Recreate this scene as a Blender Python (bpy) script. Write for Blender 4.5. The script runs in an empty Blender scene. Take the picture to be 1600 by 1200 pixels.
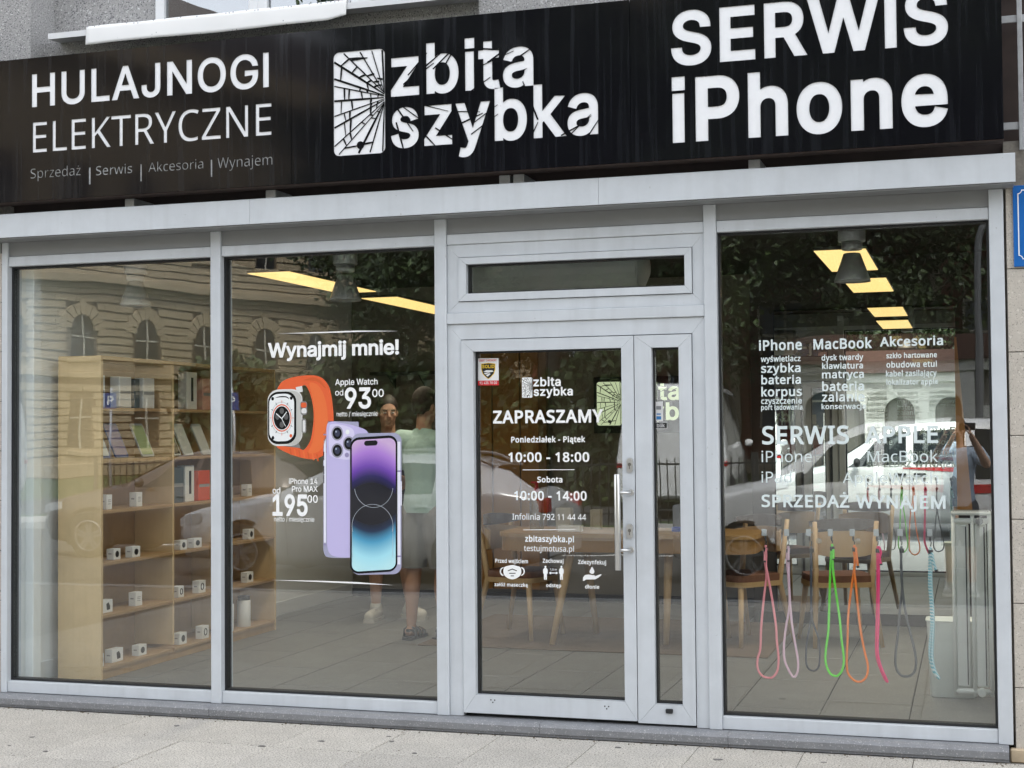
import bpy, bmesh, math, random, os
import numpy as np
from mathutils import Vector, Matrix, geometry, noise
random.seed(7)
SC = bpy.context.scene
COL = SC.collection
R_ = math.radians

# ------------------------------------------------------------------ camera
FPX = 2300.0
CAMPOS = Vector((0.0, -7.54, 1.5994))
def cam_rot():
    y, p, r = 0.302253, 0.0323628, 0.008433
    Rz = Matrix(((math.cos(y), -math.sin(y), 0), (math.sin(y), math.cos(y), 0), (0, 0, 1)))
    Rx = Matrix(((1, 0, 0), (0, math.cos(p), -math.sin(p)), (0, math.sin(p), math.cos(p))))
    Ry = Matrix(((math.cos(r), 0, math.sin(r)), (0, 1, 0), (-math.sin(r), 0, math.cos(r))))
    return Rz @ Rx @ Ry
CR = cam_rot()
cam_data = bpy.data.cameras.new('camera')
cam_data.sensor_width = 36.0
cam_data.lens = FPX / 1600.0 * 36.0
cam_data.clip_start = 0.05
cam_data.clip_end = 600
cam = bpy.data.objects.new('camera', cam_data)
COL.objects.link(cam)
right, fwd, up = CR.col[0], CR.col[1], CR.col[2]
cam.matrix_world = Matrix(((right[0], up[0], -fwd[0], CAMPOS[0]), (right[1], up[1], -fwd[1], CAMPOS[1]),
                           (right[2], up[2], -fwd[2], CAMPOS[2]), (0, 0, 0, 1)))
SC.camera = cam

# ------------------------------------------------------------------ world, sun, exposure
SUN_EL, SUN_AZ = 58.0, 26.0            # the sun stands behind the shop building
world = bpy.data.worlds.new('World'); SC.world = world; world.use_nodes = True
wn = world.node_tree.nodes; wl = world.node_tree.links; wn.clear()
sky = wn.new('ShaderNodeTexSky'); sky.sky_type = 'NISHITA'; sky.sun_disc = False
sky.sun_elevation = R_(SUN_EL); sky.sun_rotation = R_(SUN_AZ); sky.dust_density = 2.5; sky.air_density = 1.0; sky.ozone_density = 1.0
bg = wn.new('ShaderNodeBackground'); bg.inputs['Strength'].default_value = 0.15
wo = wn.new('ShaderNodeOutputWorld'); hz = wn.new('ShaderNodeHueSaturation'); hz.inputs['Saturation'].default_value = 0.22   # thin bright cloud
wl.new(sky.outputs[0], hz.inputs['Color']); wl.new(hz.outputs[0], bg.inputs[0]); wl.new(bg.outputs[0], wo.inputs[0])
sun_d = bpy.data.lights.new('sun', 'SUN'); sun_d.energy = 1.05; sun_d.angle = R_(10); sun_d.color = (1.0, 0.95, 0.87)
sun = bpy.data.objects.new('sun', sun_d); COL.objects.link(sun)
sd = Vector((math.sin(R_(SUN_AZ)) * math.cos(R_(SUN_EL)), math.cos(R_(SUN_AZ)) * math.cos(R_(SUN_EL)), math.sin(R_(SUN_EL))))
sun.rotation_euler = sd.to_track_quat('Z', 'Y').to_euler(); sun.location = (0, 20, 30)
SC.view_settings.view_transform = 'Standard'; SC.view_settings.look = 'None'
SC.view_settings.gamma = 1.0; SC.view_settings.use_curve_mapping = False
SC.view_settings.exposure = 2.34
SC.cycles.use_denoising = True
try: SC.cycles.denoiser = 'OPENIMAGEDENOISE'
except Exception: pass
SC.cycles.max_bounces = 9; SC.cycles.diffuse_bounces = 3; SC.cycles.glossy_bounces = 6
SC.cycles.transmission_bounces = 4; SC.cycles.transparent_max_bounces = 16
SC.cycles.sample_clamp_indirect = 6.0
SC.cycles.caustics_reflective = False; SC.cycles.caustics_refractive = False
SC.render.film_transparent = False

# ------------------------------------------------------------------ helpers: pixels of the photograph to points
def ray(u, v): return CR @ Vector(((u - 800) / FPX, 1.0, -(v - 600) / FPX))
def atY(u, v, y):
    k = ray(u, v); return CAMPOS + k * ((y - CAMPOS.y) / k.y)
def atZ(u, v, z):
    k = ray(u, v); return CAMPOS + k * ((z - CAMPOS.z) / k.z)
def atX(u, v, x):
    k = ray(u, v); return CAMPOS + k * ((x - CAMPOS.x) / k.x)
def fx(u, v, y=0.0): return atY(u, v, y).x
def fz(u, v, y=0.0): return atY(u, v, y).z

# ------------------------------------------------------------------ helpers: materials
MATS = {}
def mat(name, col=(0.5, 0.5, 0.5), rough=0.5, metal=0.0, spec=0.5, emit=None, estr=0.0, coat=0.0,
        var=None, bump=None, specks=None, streak=None, alpha=1.0, coords='Object'):
    """var=(scale, amount[, detail]) tonal noise; bump=(scale, strength, distance); specks=(scale, threshold, colour);
    streak=(scale, amount, colour) vertical streaks"""
    if name in MATS: return MATS[name]
    m = bpy.data.materials.new(name); m.use_nodes = True
    nt = m.node_tree; N = nt.nodes; L = nt.links
    b = N['Principled BSDF']
    b.inputs['Base Color'].default_value = (*col, 1); b.inputs['Roughness'].default_value = rough
    b.inputs['Metallic'].default_value = metal; b.inputs['Specular IOR Level'].default_value = spec
    b.inputs['Coat Weight'].default_value = coat; b.inputs['Coat Roughness'].default_value = 0.04
    if emit: b.inputs['Emission Color'].default_value = (*emit, 1); b.inputs['Emission Strength'].default_value = estr
    if var or bump or specks or streak:
        tc = N.new('ShaderNodeTexCoord'); co = tc.outputs[coords]
    last = None
    if var:
        nz = N.new('ShaderNodeTexNoise'); nz.inputs['Scale'].default_value = var[0]; nz.inputs['Detail'].default_value = var[2] if len(var) > 2 else 5
        nz.inputs['Roughness'].default_value = 0.65; L.new(co, nz.inputs['Vector'])
        mr = N.new('ShaderNodeMapRange'); mr.inputs[1].default_value = 0.25; mr.inputs[2].default_value = 0.75
        mr.inputs[3].default_value = 1 - var[1]; mr.inputs[4].default_value = 1 + var[1] * 0.6; L.new(nz.outputs[0], mr.inputs[0])
        mx = N.new('ShaderNodeMix'); mx.data_type = 'RGBA'; mx.blend_type = 'MULTIPLY'; mx.inputs[0].default_value = 1
        mx.inputs[6].default_value = (*col, 1); L.new(mr.outputs[0], mx.inputs[7]); last = mx.outputs[2]
    if streak:
        mp = N.new('ShaderNodeMapping'); mp.inputs['Scale'].default_value = (streak[0], streak[0], streak[0] * 0.04); L.new(co, mp.inputs[0])
        nz = N.new('ShaderNodeTexNoise'); nz.inputs['Scale'].default_value = 1.0; nz.inputs['Detail'].default_value = 6; L.new(mp.outputs[0], nz.inputs['Vector'])
        mr = N.new('ShaderNodeMapRange'); mr.inputs[1].default_value = 0.5; mr.inputs[2].default_value = 0.8; mr.inputs[3].default_value = 0; mr.inputs[4].default_value = streak[1]
        L.new(nz.outputs[0], mr.inputs[0])
        mx = N.new('ShaderNodeMix'); mx.data_type = 'RGBA'; L.new(mr.outputs[0], mx.inputs[0])
        if last: L.new(last, mx.inputs[6])
        else: mx.inputs[6].default_value = (*col, 1)
        mx.inputs[7].default_value = (*streak[2], 1); last = mx.outputs[2]
        ra = N.new('ShaderNodeMath'); ra.operation = 'MULTIPLY_ADD'; L.new(mr.outputs[0], ra.inputs[0]); ra.inputs[1].default_value = 0.5; ra.inputs[2].default_value = rough
        L.new(ra.outputs[0], b.inputs['Roughness'])
    if specks:
        for k, (sc, th, sc_col) in enumerate(specks):
            nz = N.new('ShaderNodeTexNoise'); nz.inputs['Scale'].default_value = sc; nz.inputs['Detail'].default_value = 2
            mp = N.new('ShaderNodeMapping'); mp.inputs['Location'].default_value = (3.1 * k, 1.7 * k, k); L.new(co, mp.inputs[0]); L.new(mp.outputs[0], nz.inputs['Vector'])
            mr = N.new('ShaderNodeMapRange'); mr.inputs[1].default_value = th; mr.inputs[2].default_value = th + 0.05; L.new(nz.outputs[0], mr.inputs[0])
            mx = N.new('ShaderNodeMix'); mx.data_type = 'RGBA'; L.new(mr.outputs[0], mx.inputs[0])
            if last: L.new(last, mx.inputs[6])
            else: mx.inputs[6].default_value = (*col, 1)
            mx.inputs[7].default_value = (*sc_col, 1); last = mx.outputs[2]
    if last: L.new(last, b.inputs['Base Color'])
    if bump:
        nz = N.new('ShaderNodeTexNoise'); nz.inputs['Scale'].default_value = bump[0]; nz.inputs['Detail'].default_value = 4; L.new(co, nz.inputs['Vector'])
        bp = N.new('ShaderNodeBump'); bp.inputs['Strength'].default_value = bump[1]; bp.inputs['Distance'].default_value = bump[2]
        L.new(nz.outputs[0], bp.inputs['Height']); L.new(bp.outputs[0], b.inputs['Normal'])
    MATS[name] = m
    return m

def glass_mat(name, tint, r0, wave=0.0, wscale=1.3):
    m = bpy.data.materials.new(name); m.use_nodes = True
    N = m.node_tree.nodes; L = m.node_tree.links; N.clear()
    out = N.new('ShaderNodeOutputMaterial'); mx = N.new('ShaderNodeMixShader')
    tr = N.new('ShaderNodeBsdfTransparent'); tr.inputs[0].default_value = (*tint, 1)
    gl = N.new('ShaderNodeBsdfGlossy'); gl.inputs['Roughness'].default_value = 0.0; gl.inputs['Color'].default_value = (0.96, 0.98, 1, 1)
    lw = N.new('ShaderNodeLayerWeight'); lw.inputs['Blend'].default_value = 0.5
    pw = N.new('ShaderNodeMath'); pw.operation = 'POWER'; L.new(lw.outputs['Facing'], pw.inputs[0]); pw.inputs[1].default_value = 5
    ma = N.new('ShaderNodeMath'); ma.operation = 'MULTIPLY_ADD'; L.new(pw.outputs[0], ma.inputs[0]); ma.inputs[1].default_value = 1 - r0; ma.inputs[2].default_value = r0
    L.new(ma.outputs[0], mx.inputs[0]); L.new(tr.outputs[0], mx.inputs[1]); L.new(gl.outputs[0], mx.inputs[2]); L.new(mx.outputs[0], out.inputs[0])
    if wave:
        tc = N.new('ShaderNodeTexCoord'); nz = N.new('ShaderNodeTexNoise'); nz.inputs['Scale'].default_value = wscale; nz.inputs['Detail'].default_value = 1.5
        L.new(tc.outputs['Object'], nz.inputs['Vector'])
        bp = N.new('ShaderNodeBump'); bp.inputs['Strength'].default_value = 1.0; bp.inputs['Distance'].default_value = wave
        L.new(nz.outputs[0], bp.inputs['Height']); L.new(bp.outputs[0], gl.inputs['Normal'])
    MATS[name] = m
    return m

# ------------------------------------------------------------------ helpers: meshes
WLOC = {}
class MB:
    def __init__(self): self.v = []; self.f = []; self.s = []
    def add(self, vs, fs, smooth=False):
        o = len(self.v); self.v += [tuple(p) for p in vs]
        for f in fs: self.f.append(tuple(i + o for i in f)); self.s.append(smooth)
        return self
    def box(self, x0, x1, y0, y1, z0, z1):
        vs = [(x, y, z) for z in (z0, z1) for y in (y0, y1) for x in (x0, x1)]
        return self.add(vs, [(0, 2, 3, 1), (4, 5, 7, 6), (0, 1, 5, 4), (2, 6, 7, 3), (0, 4, 6, 2), (1, 3, 7, 5)])
    def cbox(self, x0, x1, y0, y1, z0, z1, b=0.004):
        b = min(b, abs(x1 - x0) * .45, abs(y1 - y0) * .45, abs(z1 - z0) * .45)
        bm = bmesh.new(); bmesh.ops.create_cube(bm, size=1)
        for w in bm.verts: w.co = Vector((x0 + (w.co.x + .5) * (x1 - x0), y0 + (w.co.y + .5) * (y1 - y0), z0 + (w.co.z + .5) * (z1 - z0)))
        bmesh.ops.bevel(bm, geom=bm.edges[:], offset=b, segments=1, affect='EDGES')
        return self.bm(bm)
    def bm(self, bm, smooth=False, mtx=None):
        bm.verts.index_update()
        vs = [(mtx @ w.co) if mtx else w.co.copy() for w in bm.verts]
        self.add(vs, [tuple(w.index for w in f.verts) for f in bm.faces], smooth); bm.free(); return self
    def poly(self, pts): return self.add(pts, [tuple(range(len(pts)))])
    def prism(self, pts, axis, a0, a1):
        """pts 2-D polygon; axis 'y': (x,z) swept along y; 'x': (y,z) along x; 'z': (x,y) along z"""
        n = len(pts)
        def P(p, a): return {'y': (p[0], a, p[1]), 'x': (a, p[0], p[1]), 'z': (p[0], p[1], a)}[axis]
        vs = [P(p, a0) for p in pts] + [P(p, a1) for p in pts]
        fs = [tuple(range(n)), tuple(range(2 * n - 1, n - 1, -1))] + [(i, n + i, n + (i + 1) % n, (i + 1) % n) for i in range(n)]
        return self.add(vs, fs)
    def tube(self, path, r, n=8, closed=False, smooth=True):
        path = [Vector(p) for p in path]; m = len(path); rs = r if isinstance(r, (list, tuple)) else [r] * m
        rings = []; prevn = None
        for i, p in enumerate(path):
            a = path[(i - 1) % m] if (closed or i > 0) else p; b = path[(i + 1) % m] if (closed or i < m - 1) else p
            t = (b - a)
            if t.length < 1e-9: t = Vector((0, 0, 1))
            t.normalize()
            if prevn is None:
                prevn = t.orthogonal().normalized()
            prevn = (prevn - t * prevn.dot(t))
            if prevn.length < 1e-6: prevn = t.orthogonal()
            prevn.normalize(); bn = t.cross(prevn)
            rings.append([p + (prevn * math.cos(k * 2 * math.pi / n) + bn * math.sin(k * 2 * math.pi / n)) * rs[i] for k in range(n)])
        vs = [q for rg in rings for q in rg]; fs = []
        for i in range(m if closed else m - 1):
            j = (i + 1) % m
            for k in range(n): fs.append((i * n + k, i * n + (k + 1) % n, j * n + (k + 1) % n, j * n + k))
        if not closed: fs += [tuple(range(n - 1, -1, -1)), tuple((m - 1) * n + k for k in range(n))]
        return self.add(vs, fs, smooth)
    def lathe(self, prof, c=(0, 0, 0), axis='z', n=24, smooth=True):
        vs = []; m = len(prof)
        for r, h in prof:
            for k in range(n):
                a = k * 2 * math.pi / n; p, q = r * math.cos(a), r * math.sin(a)
                vs.append({'z': (c[0] + p, c[1] + q, c[2] + h), 'y': (c[0] + p, c[1] + h, c[2] + q), 'x': (c[0] + h, c[1] + p, c[2] + q)}[axis])
        fs = [(i * n + k, i * n + (k + 1) % n, (i + 1) * n + (k + 1) % n, (i + 1) * n + k) for i in range(m - 1) for k in range(n)]
        self.add(vs, fs, smooth)
        o = len(self.v) - len(vs)
        if prof[0][0] > 1e-4: self.f.append(tuple(o + k for k in range(n - 1, -1, -1))); self.s.append(False)
        if prof[-1][0] > 1e-4: self.f.append(tuple(o + (m - 1) * n + k for k in range(n))); self.s.append(False)
        return self
    def ball(self, c, r, sx=1, sy=1, sz=1, u=14, v=9):
        bm = bmesh.new(); bmesh.ops.create_uvsphere(bm, u_segments=u, v_segments=v, radius=r)
        for w in bm.verts: w.co = Vector((c[0] + w.co.x * sx, c[1] + w.co.y * sy, c[2] + w.co.z * sz))
        return self.bm(bm, True)
    def mesh(self, name, loc=(0, 0, 0)):
        me = bpy.data.meshes.new(name)
        me.from_pydata([(a - loc[0], b - loc[1], c - loc[2]) for a, b, c in self.v], [], self.f)
        me.polygons.foreach_set('use_smooth', self.s); me.update()
        return me
    def build(self, name, m, parent=None, label=None, kind=None, origin=None, fixn=True):
        loc = WLOC.get(parent.name, (0, 0, 0)) if parent else (origin or (0, 0, 0))
        me = self.mesh(name, loc)
        if fixn and len(self.f) < 20000:
            bm = bmesh.new(); bm.from_mesh(me); bmesh.ops.recalc_face_normals(bm, faces=bm.faces[:]); bm.to_mesh(me); bm.free()
        me.materials.append(m)
        return link(name, me, parent, label, kind, loc)
def link(name, me, parent=None, label=None, kind=None, loc=(0, 0, 0)):
    o = bpy.data.objects.new(name, me); COL.objects.link(o)
    if parent: o.parent = parent
    else: o.location = loc
    WLOC[o.name] = loc
    if label: o['label'] = label
    if kind: o['kind'] = kind
    return o
def thing(name, label, cat, loc=(0, 0, 0), group=None, rotz=0.0):
    o = bpy.data.objects.new(name, None); o.empty_display_size = 0.1; COL.objects.link(o)
    o.location = loc; o.rotation_euler = (0, 0, rotz)
    o['label'] = label; o['category'] = cat
    if group: o['group'] = group
    WLOC[o.name] = tuple(loc)
    return o
def tag(o, label, cat, group=None):
    o['label'] = label; o['category'] = cat
    if group: o['group'] = group
    return o
def copy_tree(o, parent=None):
    c = o.copy(); COL.objects.link(c)
    if parent: c.parent = parent
    for ch in list(o.children): copy_tree(ch, c)
    return c
def dup(o, loc, label, rotz=None):
    c = copy_tree(o); c.location = loc; c['label'] = label
    if rotz is not None: c.rotation_euler = (0, 0, rotz)
    return c

# ------------------------------------------------------------------ helpers: lettering
FONTS = {}
def font(key):
    if key in FONTS: return FONTS[key]
    f = None
    try:
        base = bpy.utils.system_resource('DATAFILES', path='fonts')
        fn = {'grot': 'Inter.woff2', 'hum': 'NotoSansHebrew-Regular.woff2'}[key]
        f = bpy.data.fonts.load(os.path.join(base, fn))
    except Exception: f = None
    FONTS[key] = f
    return f
def area2(p): return sum(p[i][0] * p[(i + 1) % len(p)][1] - p[(i + 1) % len(p)][0] * p[i][1] for i in range(len(p))) / 2
def inside(q, p):
    r = False; j = len(p) - 1
    for i in range(len(p)):
        if (p[i][1] > q[1]) != (p[j][1] > q[1]) and q[0] < (p[j][0] - p[i][0]) * (q[1] - p[i][1]) / (p[j][1] - p[i][1]) + p[i][0]: r = not r
        j = i
    return r
def grow(p, d):
    n = len(p); o = []
    for i in range(n):
        a, b, c = Vector(p[i - 1]), Vector(p[i]), Vector(p[(i + 1) % n])
        e1 = (b - a).normalized(); e2 = (c - b).normalized()
        n1 = Vector((e1.y, -e1.x)); n2 = Vector((e2.y, -e2.x)); s = n1 + n2
        if s.length < 1e-6: o.append(tuple(b + n1 * d)); continue
        s.normalize(); k = max(0.5, s.dot(n1)); o.append(tuple(b + s * (d / k)))
    return o
CHI = []
def contours(body, fkey, steps=5):
    cu = bpy.data.curves.new('txt', 'FONT'); cu.body = body
    f = font(fkey)
    if f: cu.font = f
    ob = bpy.data.objects.new('txt', cu); COL.objects.link(ob)
    dg = bpy.context.evaluated_depsgraph_get(); c2 = ob.evaluated_get(dg).to_curve(dg)
    out = []; CHI.clear()
    for sp in c2.splines:
        pts = []; bp = sp.bezier_points; n = len(bp)
        for i in range(n):
            a, b = bp[i], bp[(i + 1) % n]
            d1 = (a.handle_right - a.co); d2 = (b.handle_left - b.co); ch = b.co - a.co
            straight = d1.to_2d().cross(ch.to_2d()) ** 2 + d2.to_2d().cross(ch.to_2d()) ** 2 < 1e-10
            seg = [a.co.copy()] if straight else geometry.interpolate_bezier(a.co, a.handle_right, b.handle_left, b.co, steps)[:-1]
            for q in seg:
                if not pts or (Vector(pts[-1]) - q.to_2d()).length > 1e-4: pts.append((q.x, q.y))
        if len(pts) > 2 and (Vector(pts[0]) - Vector(pts[-1])).length < 1e-4: pts.pop()
        if len(pts) > 2: out.append(pts); CHI.append(sp.character_index)
    ob.to_curve_clear() if hasattr(ob, 'to_curve_clear') else None
    bpy.data.objects.remove(ob); bpy.data.curves.remove(cu)
    return out
def sans_i(p):
    """the grotesk's serifed capital I becomes a plain bar"""
    if len(p) != 12: return p
    x0, x1 = min(q[0] for q in p), max(q[0] for q in p); y0, y1 = min(q[1] for q in p), max(q[1] for q in p)
    e = max(((abs(p[i][1] - p[i - 1][1]), p[i][0]) for i in range(12) if abs(p[i][0] - p[i - 1][0]) < 1e-4))
    xc = (x0 + x1) / 2; h = abs(e[1] - xc)
    b = [(xc - h, y0), (xc + h, y0), (xc + h, y1), (xc - h, y1)]
    return b if area2(p) > 0 else b[::-1]
def glyph_groups(body, fkey, bold=0.0, track=None, square=False):
    """outlines per character, emboldened, letterspaced to make room for it"""
    cs = contours(body, fkey); ci = list(CHI)
    big = max(cs, key=lambda p: abs(area2(p)))
    if area2(big) < 0: cs = [p[::-1] for p in cs]
    track = 1.5 * bold if track is None else track
    xh = metric(fkey, 'x'); groups = {}; shift = {}; acc = 0.0
    for k, chx in enumerate(body):
        nar = 0.0
        if fkey == 'grot' and chx == 'I':
            for j, c in enumerate(ci):
                if c == k: w0 = max(q[0] for q in cs[j]) - min(q[0] for q in cs[j]); cs[j] = sans_i(cs[j]); nar = .42 * (w0 - (max(q[0] for q in cs[j]) - min(q[0] for q in cs[j])))
        shift[k] = acc - nar; acc += track - 2 * nar
    for p, c in zip(cs, ci):
        if square and body[c] in 'ij' and min(q[1] for q in p) > xh * .98:
            xc = sum(q[0] for q in p) / len(p); y1 = max(q[1] for q in p); y0 = min(q[1] for q in p); h = (y1 - y0) * .44
            p = [(xc - h, y0 + .01), (xc + h, y0 + .01), (xc + h, y1), (xc - h, y1)]
        p = [(q[0] + shift[c], q[1]) for q in p]
        groups.setdefault(c, []).append(grow(p, bold) if bold else p)
    return list(groups.values())
def fill(g):
    """non-zero winding fill of overlapping outlines: points and triangles"""
    V = []; E = []
    for c in g:
        o = len(V); n = len(c); V += [Vector(p) for p in c]; E += [(o + i, o + (i + 1) % n) for i in range(n)]
    vo, eo, fo, *_ = geometry.delaunay_2d_cdt(V, E, [], 0, 1e-6)
    T = np.array([[vo[i][:2] for i in f] for f in fo if len(f) == 3]); F = [f for f in fo if len(f) == 3]
    C = T.mean(axis=1); W = np.zeros(len(C), int)
    for c in g:
        A = np.array(c); B = np.roll(A, -1, axis=0)
        for a, b in zip(A, B):
            if a[1] == b[1]: continue
            lo, hi = min(a[1], b[1]), max(a[1], b[1]); s = 1 if b[1] > a[1] else -1
            xi = a[0] + (C[:, 1] - a[1]) / (b[1] - a[1]) * (b[0] - a[0])
            W += s * ((C[:, 1] >= lo) & (C[:, 1] < hi) & (xi > C[:, 0]))
    ar = (T[:, 1, 0] - T[:, 0, 0]) * (T[:, 2, 1] - T[:, 0, 1]) - (T[:, 2, 0] - T[:, 0, 0]) * (T[:, 1, 1] - T[:, 0, 1])
    return [(v[0], v[1]) for v in vo], [tuple(f) if a > 0 else tuple(f)[::-1] for f, w, a in zip(F, W, ar) if w > 0 and abs(a) > 1e-10]
METR = {}
def metric(fkey, mode):
    k = (fkey, mode)
    if k not in METR:
        p = contours({'H': 'H', 'x': 'x', 'd': 'd'}[mode], fkey); METR[k] = max(q[1] for c in p for q in c)
    return METR[k]
def pierced(x0, x1, z0, z1, holes, y0, y1):
    """a sheet from y0 (front) to y1 with lettering cut right through it"""
    hs = [c for c in holes if min(p[0] for p in c) > x0 and max(p[0] for p in c) < x1]
    V = [Vector(p) for p in ((x0, z0), (x1, z0), (x1, z1), (x0, z1))]; E = [(0, 1), (1, 2), (2, 3), (3, 0)]
    for c in hs:
        o = len(V); n = len(c); V += [Vector(p) for p in c]; E += [(o + i, o + (i + 1) % n) for i in range(n)]
    vo, eo, fo, *_ = geometry.delaunay_2d_cdt(V, E, [], 0, 1e-6)
    F = [f for f in fo if len(f) == 3]; C = np.array([[sum(vo[i][0] for i in f) / 3, sum(vo[i][1] for i in f) / 3] for f in F]); W = np.zeros(len(F), int)
    for c in hs:
        for i in range(len(c)):
            a, b = c[i], c[(i + 1) % len(c)]
            if a[1] == b[1]: continue
            xi = a[0] + (C[:, 1] - a[1]) / (b[1] - a[1]) * (b[0] - a[0])
            W += (1 if b[1] > a[1] else -1) * ((C[:, 1] >= min(a[1], b[1])) & (C[:, 1] < max(a[1], b[1])) & (xi > C[:, 0]))
    mb = MB(); fs = []
    for f, w in zip(F, W):
        if w > 0: continue
        p, q, r = (vo[i] for i in f); ar = (q[0] - p[0]) * (r[1] - p[1]) - (r[0] - p[0]) * (q[1] - p[1])
        if abs(ar) > 1e-12: fs.append(tuple(f) if ar > 0 else tuple(f)[::-1])
    mb.add([(v[0], y0, v[1]) for v in vo], fs)
    cnt = {}
    for f in fs:
        for i in range(3): cnt[(f[i], f[(i + 1) % 3])] = 1
    o = len(vo); mb.add([(v[0], y1, v[1]) for v in vo], [])
    for a, b in cnt:
        if (b, a) not in cnt: mb.f.append((b, a, a + o, b + o)); mb.s.append(False)
    return mb
def text_mb(groups, T, depth=0.0):
    """T maps a 2-D point to a 3-D point; depth pushes a side wall back along +y"""
    mb = MB()
    for g in groups:
        flat, fs = fill(g)
        mb.add([T(p) for p in flat], fs)
        if depth:
            for c in g:
                P = [T(p) for p in c]; n = len(P)
                mb.add(P + [(p[0], p[1] + depth, p[2]) for p in P], [(i, n + i, n + (i + 1) % n, (i + 1) % n) for i in range(n)])
    return mb
def text(name, body, u0, vb, vt, u1, y, m, parent, fkey='hum', bold=0.0, mode='H', depth=0.0, label=None, vb1=None, square=False, cut=None, track=None):
    groups = glyph_groups(body, fkey, bold * (1.25 if fkey == 'hum' else 1), track, square=square)
    xs = [p[0] for g in groups for c in g for p in c]
    a, b = min(xs), max(xs)
    P0 = atY(u0, vb, y); x0, z0 = P0.x, P0.z; zt = fz(u0, vt, y)
    vb1 = vb if vb1 is None else vb1
    x1 = fx(u1, vb1, y)
    sz = (zt - z0) / metric(fkey, mode); sx = (x1 - x0) / (b - a)
    T = lambda p: (x0 + (p[0] - a) * sx, y, z0 + p[1] * sz)
    if cut is not None: cut += [[(T(p)[0], T(p)[2]) for p in c] for g in groups for c in g]
    o = text_mb(groups, T, depth).build(name, m, parent, label, fixn=False)
    return o
def flat(name, pts, m, parent, y, layer=0, label=None, thick=0.0):
    """flat printed shape traced at its true place on a plane y"""
    yy = y - 0.0004 * layer
    P = [atY(u, v, yy) for u, v in pts]
    tri = geometry.tessellate_polygon([[Vector((p.x, p.z, 0)) for p in P]])
    fs = []
    for t in tri:
        p, q, r = (P[i] for i in t)
        ar = (q.x - p.x) * (r.z - p.z) - (r.x - p.x) * (q.z - p.z)
        if abs(ar) > 1e-12: fs.append(tuple(t) if ar > 0 else tuple(t)[::-1])
    mb = MB().add([tuple(p) for p in P], fs)
    return mb.build(name, m, parent, label, fixn=False)
def rrect(x0, y0, x1, y1, r, n=6, slope=0.0):
    """rounded rectangle outline in pixels, clockwise in the picture; slope tilts the horizontals"""
    o = []
    for cx, cy, a0 in ((x1 - r, y0 + r, -90), (x1 - r, y1 - r, 0), (x0 + r, y1 - r, 90), (x0 + r, y0 + r, 180)):
        for k in range(n + 1):
            a = R_(a0 + 90 * k / n); o.append((cx + r * math.cos(a), cy + r * math.sin(a)))
    return [(x, y + slope * (x - x0)) for x, y in o]
def ell(cx, cy, rx, ry, n=32, rot=0.0):
    return [(cx + rx * math.cos(k * 2 * math.pi / n) * math.cos(rot) - ry * math.sin(k * 2 * math.pi / n) * math.sin(rot),
             cy + rx * math.cos(k * 2 * math.pi / n) * math.sin(rot) + ry * math.sin(k * 2 * math.pi / n) * math.cos(rot)) for k in range(n)]
def spline(pts, n=6, closed=False):
    P = [Vector(p) for p in pts]; m = len(P); o = []
    for i in range(m if closed else m - 1):
        a = P[(i - 1) % m] if closed or i > 0 else P[0]; b = P[i]; c = P[(i + 1) % m]; d = P[(i + 2) % m] if closed or i < m - 2 else P[-1]
        for k in range(n):
            t = k / n
            o.append(0.5 * ((2 * b) + (c - a) * t + (2 * a - 5 * b + 4 * c - d) * t * t + (3 * b - a - 3 * c + d) * t ** 3))
    if not closed: o.append(P[-1])
    return o
# ------------------------------------------------------------------ materials
alu = mat('alu_paint', (0.555, 0.587, 0.617), 0.36, spec=0.45, var=(5, 0.10, 8), streak=(13, 0.30, (0.37, 0.385, 0.39)), specks=[(38, .74, (.44, .46, .47)), (150, .77, (.26, .26, .25))], bump=(60, 0.05, 0.0006))
alu_soffit_shaded = mat('alu_soffit_shaded', (0.25, 0.258, 0.262), 0.45, var=(5, 0.06))  # same aluminium, with the shade under the canopy put into its colour
alu_dark = mat('alu_shadow_joint', (0.03, 0.032, 0.035), 0.7)
gasket_m = mat('rubber_gasket', (0.012, 0.013, 0.014), 0.6)
steel = mat('brushed_steel', (0.62, 0.62, 0.61), 0.28, metal=1.0, bump=(220, 0.1, 0.0004))
galv = mat('galvanised_steel', (0.42, 0.43, 0.44), 0.5, metal=0.6, var=(20, 0.2))
sign_black = mat('sign_black_gloss', (0.006, 0.006, 0.008), 0.06, spec=0.36, streak=(30, 0.12, (0.10, 0.11, 0.13)))
sign_white = mat('sign_white_acrylic', (0.83, 0.84, 0.86), 0.35, var=(30, 0.03))
sign_grey = mat('sign_faded_letter', (0.50, 0.51, 0.52), 0.5, var=(45, 0.5))
vinyl = mat('white_vinyl', (0.88, 0.89, 0.88), 0.5)
vinyl_pale = mat('pale_vinyl', (0.66, 0.74, 0.74), 0.5)
stucco = mat('grey_stucco', (0.36, 0.355, 0.35), 0.9, specks=[(120, 0.57, (0.13, 0.13, 0.14)), (95, 0.62, (0.62, 0.62, 0.62))], bump=(160, 0.7, 0.004))
granite = mat('beige_granite', (0.50, 0.46, 0.40), 0.55, var=(7, 0.12), specks=[(105, 0.645, (0.12, 0.11, 0.10)), (60, 0.62, (0.60, 0.56, 0.50)), (180, 0.62, (0.27, 0.24, 0.21))], bump=(90, 0.2, 0.001))
slab_m = mat('pavement_granite', (0.53, 0.50, 0.445), 0.8, var=(4.5, 0.18, 9), specks=[(120, 0.545, (0.21, 0.195, 0.17)), (85, 0.62, (0.68, 0.66, 0.61)), (16, 0.745, (0.2, 0.19, 0.17))], bump=(110, 0.9, 0.003))
joint_m = mat('pavement_joint', (0.24, 0.22, 0.19), 0.95, var=(30, 0.4))
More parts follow.
